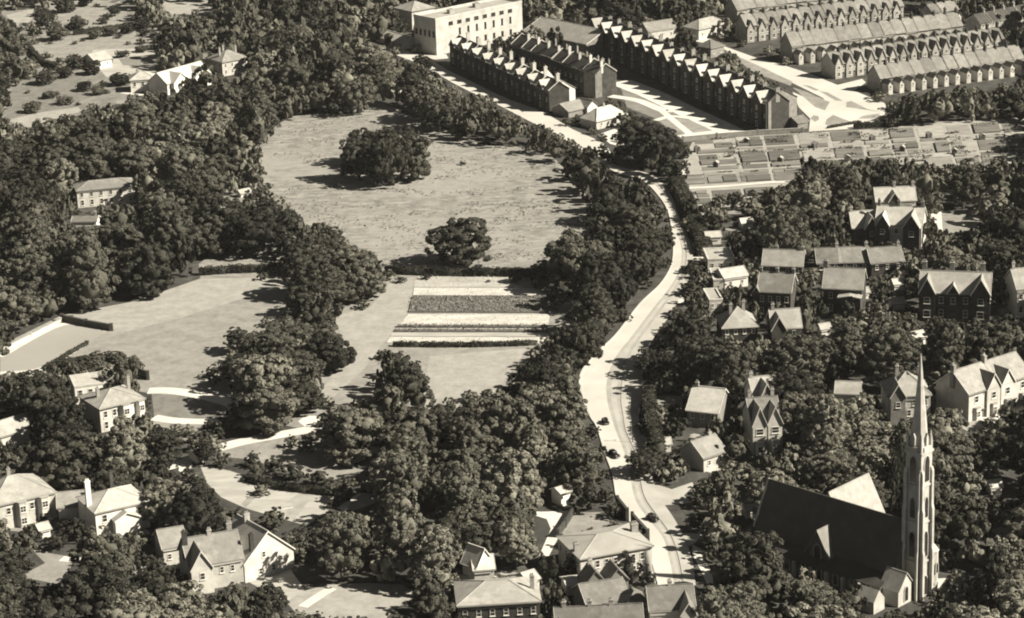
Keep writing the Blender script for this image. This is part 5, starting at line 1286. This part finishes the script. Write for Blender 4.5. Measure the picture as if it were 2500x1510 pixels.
# ------------------------------------------------------------------ single trees read off the photograph
H = [
 (880, 440, 105, 120, 'round', 'leaf_dark', 'dark tree at the left end of the big meadow clump'), (950, 452, 125, 140, 'wide', 'leaf', 'front tree of the big meadow clump'),
 (1008, 440, 100, 120, 'round', 'leaf', 'rightmost tree of the big meadow clump'), (905, 400, 120, 105, 'wide', 'leaf_dark', 'back left tree of the big meadow clump'),
 (985, 395, 110, 100, 'wide', 'leaf_dark', 'back right tree of the big meadow clump'), (940, 418, 100, 110, 'round', 'leaf_dark', 'middle tree of the big meadow clump'),
 (1125, 646, 166, 138, 'round', 'leaf_dark', 'broad round tree standing alone in mid meadow above the hedge'),
 (805, 582, 70, 42, 'bush', 'leaf_dark', 'dark oval thorn bush at the left side of the meadow'),
 (1131, 403, 20, 12, 'bush', 'leaf_dark', 'tiny dark bush alone on the upper meadow'),
 (642, 612, 205, 140, 'wide', 'leaf_dark', 'wide dark spreading tree left of the meadow above the grass pocket'),
 (790, 655, 150, 100, 'wide', 'leaf', 'spreading tree at the top of the belt between the two lawns'), (860, 680, 130, 105, 'round', 'leaf', 'tree at the right of the belt between the two lawns, upper one'),
 (740, 668, 110, 90, 'round', 'leaf_dark', 'dark tree at the left of the belt, casting shade on the hedge end'), (895, 730, 110, 110, 'round', 'leaf', 'right hand tree of the belt above the flower bed track'),
 (830, 745, 130, 105, 'round', 'leaf', 'middle tree of the belt above the flower bed track'), (760, 765, 125, 95, 'wide', 'leaf_dark', 'dark tree of the belt whose shade points at the left lawn'),
 (700, 850, 150, 90, 'wide', 'leaf', 'low wide tree at the left of the second tree belt'), (770, 860, 140, 95, 'wide', 'leaf', 'low wide tree in the middle of the second tree belt'), (818, 908, 120, 115, 'round', 'leaf_dark', 'tree at the lower right tip of the second tree belt'),
 (660, 905, 130, 120, 'round', 'leaf', 'tree below the second belt at its left'), (735, 940, 135, 115, 'round', 'leaf', 'tree below the second belt at its right'), (590, 862, 90, 70, 'round', 'leaf_dark', 'small dark tree jutting into the left lawn'),
 (600, 950, 130, 110, 'wide', 'leaf_dark', 'dark tree casting a long flat shadow on the left lawn'), (655, 1050, 165, 140, 'round', 'leaf_pale', 'great round pale tree above the oval drive'), (740, 1010, 120, 105, 'round', 'leaf', 'tree right of the great round pale tree'),
 (595, 1030, 80, 80, 'round', 'leaf_dark', 'small dark tree at the tip of the white drive'), (755, 985, 80, 70, 'bush', 'leaf', 'bushy tree at the edge of the track below the belt'),
 (985, 1010, 142, 170, 'tall', 'leaf_dark', 'tall egg shaped dark tree alone below the striped beds'),
 (858, 1122, 172, 155, 'round', 'leaf_pale', 'big pale round tree on the oval lawn with a round shadow'), (920, 1075, 90, 90, 'round', 'leaf', 'tree just right of the big pale round tree'),
 (978, 690, 34, 20, 'bush', 'leaf_dark', 'small dark bush at the corner of the striped beds'), (1192, 690, 14, 9, 'bush', 'leaf_dark', 'tiny dark bush on the top flower bed'),
 (1040, 682, 30, 20, 'bush', 'leaf_dark', 'dark bush against the hedge above the striped beds'),
 (1420, 700, 205, 155, 'wide', 'leaf', 'broad tree beside the road whose shade crosses the long hedge'), (1345, 690, 100, 70, 'round', 'leaf_dark', 'dark low tree at the right end of the long hedge'),
 (2310, 620, 36, 34, 'bush', 'leaf_dark', 'dark round bush left in the lawn of the rambling villa'),
 (1325, 1415, 36, 75, 'cone', 'leaf_dark', 'dark narrow conifer at the left corner of the broad cream villa'), (1352, 1425, 36, 80, 'cone', 'leaf_dark', 'second dark narrow conifer beside the broad cream villa'),
 (1392, 1420, 50, 80, 'cone', 'leaf_dark', 'dark conifer nearest the front wall of the broad cream villa'), (1584, 1430, 42, 42, 'bush', 'leaf_dark', 'dark pointed bush at the right corner of the broad cream villa'),
 (1440, 1300, 20, 14, 'bush', 'leaf', 'small bush on the lawn behind the broad cream villa'), (1500, 1288, 28, 22, 'bush', 'leaf', 'small grey bush by the gateway of the broad villa'),
 (1740, 640, 60, 34, 'bush', 'leaf_dark', 'dark bush hard against the front of the flat roofed house'), (1700, 665, 74, 40, 'bush', 'leaf_dark', 'low dark bush throwing a spike of shade on the upper road'),
 (1690, 722, 80, 40, 'bush', 'leaf_dark', 'low dark bush throwing a spike of shade at the side turning'), (1600, 925, 110, 90, 'wide', 'leaf_dark', 'dark tree throwing a pointed shadow over the broad pavement'),
 (1580, 1160, 110, 80, 'wide', 'leaf_dark', 'dark tree on the right pavement opposite the cars'), (2090, 1480, 60, 60, 'bush', 'leaf_pale', 'pale bush in front of the church vestry'),
 (1990, 1510, 130, 125, 'round', 'leaf_pale', 'pale leafy tree left of the church porch at the bottom edge'), (665, 1500, 90, 90, 'round', 'leaf_dark', 'dark tree in front of the great bright gable'),
 (640, 1208, 52, 34, 'bush', 'leaf', 'bush in the left part of the kitchen garden'), (835, 1225, 62, 55, 'bush', 'leaf', 'tall bush at the corner of the kitchen garden'), (808, 1240, 40, 24, 'bush', 'leaf_dark', 'dark bush at the right edge of the kitchen garden'),
 (815, 1290, 90, 50, 'bush', 'leaf_dark', 'wide dark bush below the kitchen garden'), (730, 1320, 80, 40, 'bush', 'leaf_dark', 'dark bush left of the slip of lawn'), (670, 1290, 80, 60, 'bush', 'leaf', 'bush below the left part of the kitchen garden'),
 (620, 1140, 50, 45, 'bush', 'leaf_dark', 'first of the dark bushes edging the oval lawn, from the left'), (668, 1155, 62, 52, 'bush', 'leaf_dark', 'second of the dark bushes edging the oval lawn, from the left'),
 (722, 1172, 70, 58, 'bush', 'leaf_dark', 'third of the dark bushes edging the oval lawn, from the left'), (782, 1185, 72, 50, 'bush', 'leaf_dark', 'fourth of the dark bushes edging the oval lawn, from the left'),
 (500, 1135, 52, 74, 'tall', 'leaf_dark', 'narrow dark tree where the white drive begins'), (545, 1140, 50, 48, 'bush', 'leaf', 'bush below the start of the white drive'),
 (296, 208, 60, 36, 'round', 'leaf_dark', 'dark round tree in front of the small white villa'), (160, 905, 70, 44, 'round', 'leaf_dark', 'round tree at the left of the row above the cream corner villa'),
 (205, 900, 60, 40, 'round', 'leaf', 'second tree of the row above the cream corner villa'), (240, 895, 60, 42, 'round', 'leaf', 'third tree of the row above the cream corner villa'), (285, 890, 60, 42, 'round', 'leaf', 'fourth tree of the row above the cream corner villa'),
 (325, 905, 56, 42, 'round', 'leaf', 'last tree of the row above the cream corner villa'), (320, 1075, 30, 60, 'tall', 'leaf', 'slim dark shrub against the bays of the cream corner villa'), (345, 1065, 34, 50, 'tall', 'leaf', 'slim shrub at the right bay of the cream corner villa'),
 (60, 420, 120, 110, 'round', 'leaf', 'large tree at the far left edge of the wood'), (1010, 235, 60, 70, 'tall', 'leaf_dark', 'dark upright tree beside the little drive at the head of the meadow'),
 (1035, 175, 56, 50, 'round', 'leaf_dark', 'round dark tree on the corner where the road meets the cream block'), (1555, 400, 120, 130, 'tall', 'leaf_dark', 'tall black tree beside the allotment path, left of it'), (1615, 405, 120, 120, 'round', 'leaf_dark', 'broad black tree between the road bend and the allotments'),
]
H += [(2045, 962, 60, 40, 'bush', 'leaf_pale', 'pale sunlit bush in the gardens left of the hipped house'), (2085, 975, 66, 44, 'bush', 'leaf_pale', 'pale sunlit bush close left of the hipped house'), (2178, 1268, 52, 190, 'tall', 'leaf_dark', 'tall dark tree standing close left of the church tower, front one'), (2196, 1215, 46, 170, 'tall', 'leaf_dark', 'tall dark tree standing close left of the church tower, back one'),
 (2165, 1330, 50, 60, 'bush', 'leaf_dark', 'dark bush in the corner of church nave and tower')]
H += [(x, y, w, w * r, k, t, None) for (x, y, w, r, k, t) in [(110, 60, 60, .8, 'round', 'leaf_dark'), (160, 30, 60, .8, 'round', 'leaf'), (190, 72, 50, .8, 'round', 'leaf_dark'), (140, 98, 60, .8, 'round', 'leaf'), (210, 15, 44, .9, 'round', 'leaf_dark'),
 (230, 95, 40, .7, 'wide', 'leaf'), (270, 88, 44, .7, 'wide', 'leaf'), (310, 82, 40, .7, 'wide', 'leaf_dark'), (350, 70, 46, .8, 'round', 'leaf_dark'), (20, 180, 70, .8, 'round', 'leaf_pale'), (70, 190, 66, .8, 'round', 'leaf_pale'), (110, 205, 60, .7, 'wide', 'leaf'),
 (185, 168, 56, .7, 'wide', 'leaf'), (225, 182, 50, .8, 'round', 'leaf_dark'), (160, 190, 40, .8, 'round', 'leaf_dark'), (205, 222, 44, .7, 'round', 'leaf_dark'), (120, 240, 40, .6, 'wide', 'leaf'), (160, 255, 46, .6, 'wide', 'leaf_pale'), (80, 275, 50, .7, 'round', 'leaf'), (240, 232, 44, .7, 'round', 'leaf'),
 (280, 40, 34, .9, 'round', 'leaf_dark'), (375, 30, 40, 1.0, 'tall', 'leaf_dark'), (20, 80, 50, .8, 'round', 'leaf_dark'), (300, 140, 40, .5, 'wide', 'leaf_dark'), (345, 128, 36, .5, 'wide', 'leaf')]]
brng = random.Random(5)
for k in range(46):
    x, y = brng.uniform(5, 400), brng.uniform(8, 285)
    if y > 330 - x * .35 or (x > 330 and y > 130): continue
    w_ = brng.uniform(14, 34); H.append((x, y, w_, w_ * brng.uniform(.45, .7), 'bush', brng.choice(['leaf', 'leaf_dark', 'leaf_dark']), None))
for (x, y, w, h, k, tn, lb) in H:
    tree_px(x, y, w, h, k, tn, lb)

# ------------------------------------------------------------------ all the other trees: wherever the photograph has crowns
def in_foot(p, r):
    for (O, u, v, w, d) in FOOT:
        q = p - O; a, b = q.dot(u), q.dot(v)
        if -r < a < w + r and -r < b < d + r: return True
    return False
ANG = [(math.cos(t), math.sin(t)) for t in [i * math.pi / 7 for i in range(14)]]
def fits(p, w, h, slack=.86):
    bx, by = proj(p)
    cx, cy = proj(p + Vector((0, 0, h * .52))); s = scale_at(p)
    rx = w * .5 * s * slack; ry = (h * .46 * math.cos(TILT) + w * .25 * math.sin(TILT)) * s * slack
    for (a, b) in ANG + [(0, 0), (.5, 0), (-.5, 0), (0, .5), (0, -.5)]:
        i, j = int((cy + b * ry) // MS), int((cx + a * rx) // MS)
        if 0 <= i < MH and 0 <= j < MW:
            if CLEAR[i, j]: return False
            if HOUSE_Y[i, j] > 0 and by > HOUSE_Y[i, j] - 6: return False
    i, j = int(by // MS), int(bx // MS)
    if 0 <= i < MH and 0 <= j < MW and CLEAR[i, j]: return False
    return True
GRID = {}
def near_ok(p, w, f):
    gx, gy = int(p.x // 12), int(p.y // 12)
    for i in range(gx - 2, gx + 3):
        for j in range(gy - 2, gy + 3):
            for (q, qw) in GRID.get((i, j), ()):
                if (q - p).length < f * (w + qw) / 2: return False
    return True
def remember(p, w): GRID.setdefault((int(p.x // 12), int(p.y // 12)), []).append((p, w))
for t in TREES: remember(t['p'], t['w'])
# zones with their own size and tone: (polygon of crown centres, size factor, tone weights leaf/pale/dark, share of conifers)
ZONES = [
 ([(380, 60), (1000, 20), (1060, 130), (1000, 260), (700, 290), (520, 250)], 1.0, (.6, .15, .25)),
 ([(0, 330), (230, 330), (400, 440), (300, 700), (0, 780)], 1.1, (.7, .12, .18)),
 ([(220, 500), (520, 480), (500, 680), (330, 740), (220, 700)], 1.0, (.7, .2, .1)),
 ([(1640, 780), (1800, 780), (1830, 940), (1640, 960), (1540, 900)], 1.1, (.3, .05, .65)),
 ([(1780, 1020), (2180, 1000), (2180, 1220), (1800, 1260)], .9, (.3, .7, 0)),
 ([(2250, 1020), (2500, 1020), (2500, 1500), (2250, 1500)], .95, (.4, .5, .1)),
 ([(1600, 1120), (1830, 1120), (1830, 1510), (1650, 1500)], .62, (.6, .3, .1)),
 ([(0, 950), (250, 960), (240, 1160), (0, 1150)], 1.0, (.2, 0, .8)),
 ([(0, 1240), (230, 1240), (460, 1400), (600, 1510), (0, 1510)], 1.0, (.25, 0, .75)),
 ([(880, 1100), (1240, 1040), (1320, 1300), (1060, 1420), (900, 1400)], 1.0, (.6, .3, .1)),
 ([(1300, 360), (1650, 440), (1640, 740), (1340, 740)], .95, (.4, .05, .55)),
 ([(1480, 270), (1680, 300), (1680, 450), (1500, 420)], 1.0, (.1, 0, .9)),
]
ZM = [(raster(z[0]), z) for z in ZONES]
frng = random.Random(23)
cand = []
yy = 478.0
while yy < 1290:
    half = yy * .222 + 14
    step = 4.2 + (yy - 560) * .0018
    x = -half
    while x < half:
        cand.append(Vector((x + frng.uniform(-step / 2, step / 2), yy + frng.uniform(-step / 2, step / 2), 0)))
        x += step
    yy += step
frng.shuffle(cand)
N_TREE, N_BUSH = 300 - sum(1 for t in TREES if t['kind'] != 'bush'), 300 - sum(1 for t in TREES if t['kind'] == 'bush')
REST = []
def zone_of(px):
    i, j = int(px[1] // MS), int(px[0] // MS)
    if 0 <= i < MH and 0 <= j < MW:
        for mk, z in ZM:
            if mk[i, j]: return z
    return (None, 1.0, (.5, .25, .25))
new = []
for (wlo, whi, hf, f) in ((16, 21, .9, .74), (12.5, 16, .98, .76), (9, 12, 1.05, .78), (6.2, 8.5, 1.05, .8), (3.8, 6.0, .75, .8), (2.4, 3.6, .7, 1.1)):
    for p in cand:
        bx, by = proj(p)
        if by < -8 or by > 1660 or bx < -90 or bx > 2590: continue
        z = zone_of((bx, by - 40))
        w = frng.uniform(wlo, whi) * (z[1] if wlo > 6 else 1); h = w * hf * frng.uniform(.85, 1.15)
        if wlo >= 15 and frng.random() < .45: continue
        if not near_ok(p, w, f): continue
        if in_foot(p, w * (.3 if wlo > 6 else .45)): continue
        if not fits(p, w, h, .88 if wlo > 6 else .5): continue
        remember(p, w); new.append((p, w, h, z))
new.sort(key=lambda t: -t[1] * scale_at(t[0]))
for (p, w, h, z) in new:
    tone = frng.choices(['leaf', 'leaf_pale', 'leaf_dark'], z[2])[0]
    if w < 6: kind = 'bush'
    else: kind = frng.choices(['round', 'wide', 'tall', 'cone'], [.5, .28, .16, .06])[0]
    if kind in ('tall', 'cone'): h *= 1.2; w *= .85
    if kind == 'wide': h *= .85
    b = kind == 'bush'
    if (b and N_BUSH <= 0) or (not b and N_TREE <= 0):
        REST.append((p, w, h, kind, tone)); continue
    if b: N_BUSH -= 1
    else: N_TREE -= 1
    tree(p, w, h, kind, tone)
REST = REST[:1500]
print('trees', len(TREES), 'rest', len(REST), 'by kind', {k: sum(1 for t in TREES if t['kind'] == k) for k in CROWNS})
# the remaining small ones as one mass of undergrowth
if REST:
    lv, lf = [], []; off = 0
    base = {}
    for tone in ('leaf', 'leaf_pale', 'leaf_dark'):
        sel = [r for r in REST if r[4] == tone]
        if not sel: continue
        V, LI, LS = [], [], []; vo = lo = 0
        for (p, w, h, kind, tn) in sel:
            me = frng.choice(SCRUB)
            if me.name not in base:
                co = np.empty(len(me.vertices) * 3, np.float32); me.vertices.foreach_get('co', co)
                li = np.empty(len(me.loops), np.int32); me.loops.foreach_get('vertex_index', li)
                ls = np.empty(len(me.polygons), np.int32); me.polygons.foreach_get('loop_start', ls)
                base[me.name] = (co.reshape(-1, 3), li, ls)
            co, li, ls = base[me.name]
            an = frng.uniform(0, 6.28); c_, s_ = math.cos(an), math.sin(an)
            q = co * np.array([w, w, h]); q = np.stack([q[:, 0] * c_ - q[:, 1] * s_ + p.x, q[:, 0] * s_ + q[:, 1] * c_ + p.y, q[:, 2]], 1)
            V.append(q); LI.append(li + vo); LS.append(ls + lo); vo += len(co); lo += len(li)
        me = bpy.data.meshes.new('undergrowth')
        V = np.concatenate(V).astype(np.float32); LI = np.concatenate(LI).astype(np.int32); LS = np.concatenate(LS).astype(np.int32)
        me.vertices.add(len(V)); me.vertices.foreach_set('co', V.ravel()); me.loops.add(len(LI)); me.loops.foreach_set('vertex_index', LI)
        me.polygons.add(len(LS)); me.polygons.foreach_set('loop_start', LS); me.materials.append(M[tone]); me.update(calc_edges=True)
        tag(link('undergrowth', me), {'leaf': 'low green undergrowth filling the gaps between the garden trees', 'leaf_pale': 'pale low undergrowth scattered between the garden trees', 'leaf_dark': 'dark low undergrowth in the shade between the trees'}[tone], 'undergrowth', kind='stuff')

# ------------------------------------------------------------------ what each tree is called: by the landmark it stands next to
SURF = [('the top of the meadow', 900, 262), ('the left side of the meadow', 640, 400), ('the right side of the meadow', 1420, 520), ('the left lawn', 420, 800), ('the tennis court', 150, 840),
        ('the striped beds', 1150, 770), ('the oval lawn', 740, 1110), ('the kitchen garden', 680, 1220), ('the white drive of the broad villa', 1350, 1290), ('the pale lawn at the bottom edge', 860, 1465),
        ('the allotments', 2100, 350), ('the far right allotments', 2420, 350), ('the green', 2060, 270), ('the upper road', 1290, 285), ('the road bend', 1590, 445), ('the narrowest stretch of road', 1650, 620),
        ('the broad stretch of road', 1490, 930), ('the largest upper left field', 230, 125), ('the pale upper left strip', 120, 285), ('the grass pocket in the wood', 550, 490), ('the bottom left lawn', 140, 1385),
        ('the side turning on the right', 1640, 1205), ('the right hand churchyard grass', 2340, 1275), ('the lower lawn slip', 810, 1308), ('the flower bed track', 900, 800), ('the egg shaped tree', 985, 930), ('the big meadow clump', 940, 380)]
for n_, x, y in SURF: LAND.append((n_, at(x, y)))
LP = [(n_, proj(p)) for n_, p in LAND]
def direction(dx, dy):
    if abs(dx) > 1.5 * abs(dy): return 'right of' if dx > 0 else 'left of'
    return 'below' if dy > 0 else 'above'
SIZE = {'bush': 'bush', 'cone': 'pointed conifer', 'round': 'round tree', 'wide': 'spreading tree', 'tall': 'tall oval tree'}
TONE = {'leaf': 'mid grey', 'leaf_pale': 'pale', 'leaf_dark': 'dark'}
bins = {}
for t in TREES:
    x, y = t['px']
    n_, (lx, ly) = min(LP, key=lambda q: (q[1][0] - x) ** 2 + (1.6 * (q[1][1] - y)) ** 2)
    t['lm'], t['dir'], t['dist'] = n_, direction(x - lx, 1.6 * (y - ly)), math.hypot(x - lx, 1.6 * (y - ly))
    if t['label'] is None: bins.setdefault((t['kind'], t['tone'], t['dir'], n_), []).append(t)
for (k, tn, d, n_), ts in bins.items():
    ts.sort(key=lambda t: t['dist'])
    for i, t in enumerate(ts):
        if len(ts) == 1: s = '%s %s %s %s' % (TONE[tn], SIZE[k], d, n_)
        elif i == 0: s = '%s %s %s %s, nearest one' % (TONE[tn], SIZE[k], d, n_)
        elif i == len(ts) - 1: s = '%s %s %s %s, farthest one' % (TONE[tn], SIZE[k], d, n_)
        else: s = '%s %s %s %s, %s nearest' % (TONE[tn], SIZE[k], d, n_, ORD[i + 1])
        t['label'] = s
for t in TREES:
    g = 'bushes near ' if t['kind'] == 'bush' else 'trees near '
    tag(t['o'], t['label'], 'bush' if t['kind'] == 'bush' else 'tree', g + t['lm'])

# ------------------------------------------------------------------ thin summer haze over the whole place
hz = MB(); hz.box(-3100, 3100, -600, 6100, -1.0, 262.0)
hm = bpy.data.materials.new('haze'); hm.use_nodes = True
hn = hm.node_tree.nodes; hn.remove(hn['Principled BSDF'])
pv = hn.new('ShaderNodeVolumePrincipled')
pv.inputs['Color'].default_value = (0.92, 0.92, 0.9, 1)
pv.inputs['Density'].default_value = 0.00002
hm.node_tree.links.new(pv.outputs[0], hn['Material Output'].inputs['Volume'])
tag(hz.build('haze', hm), 'thin pale haze over the park and the streets', 'haze', kind='stuff')
SC.cycles.volume_bounces = 0
SC.cycles.volume_step_rate = 4.0
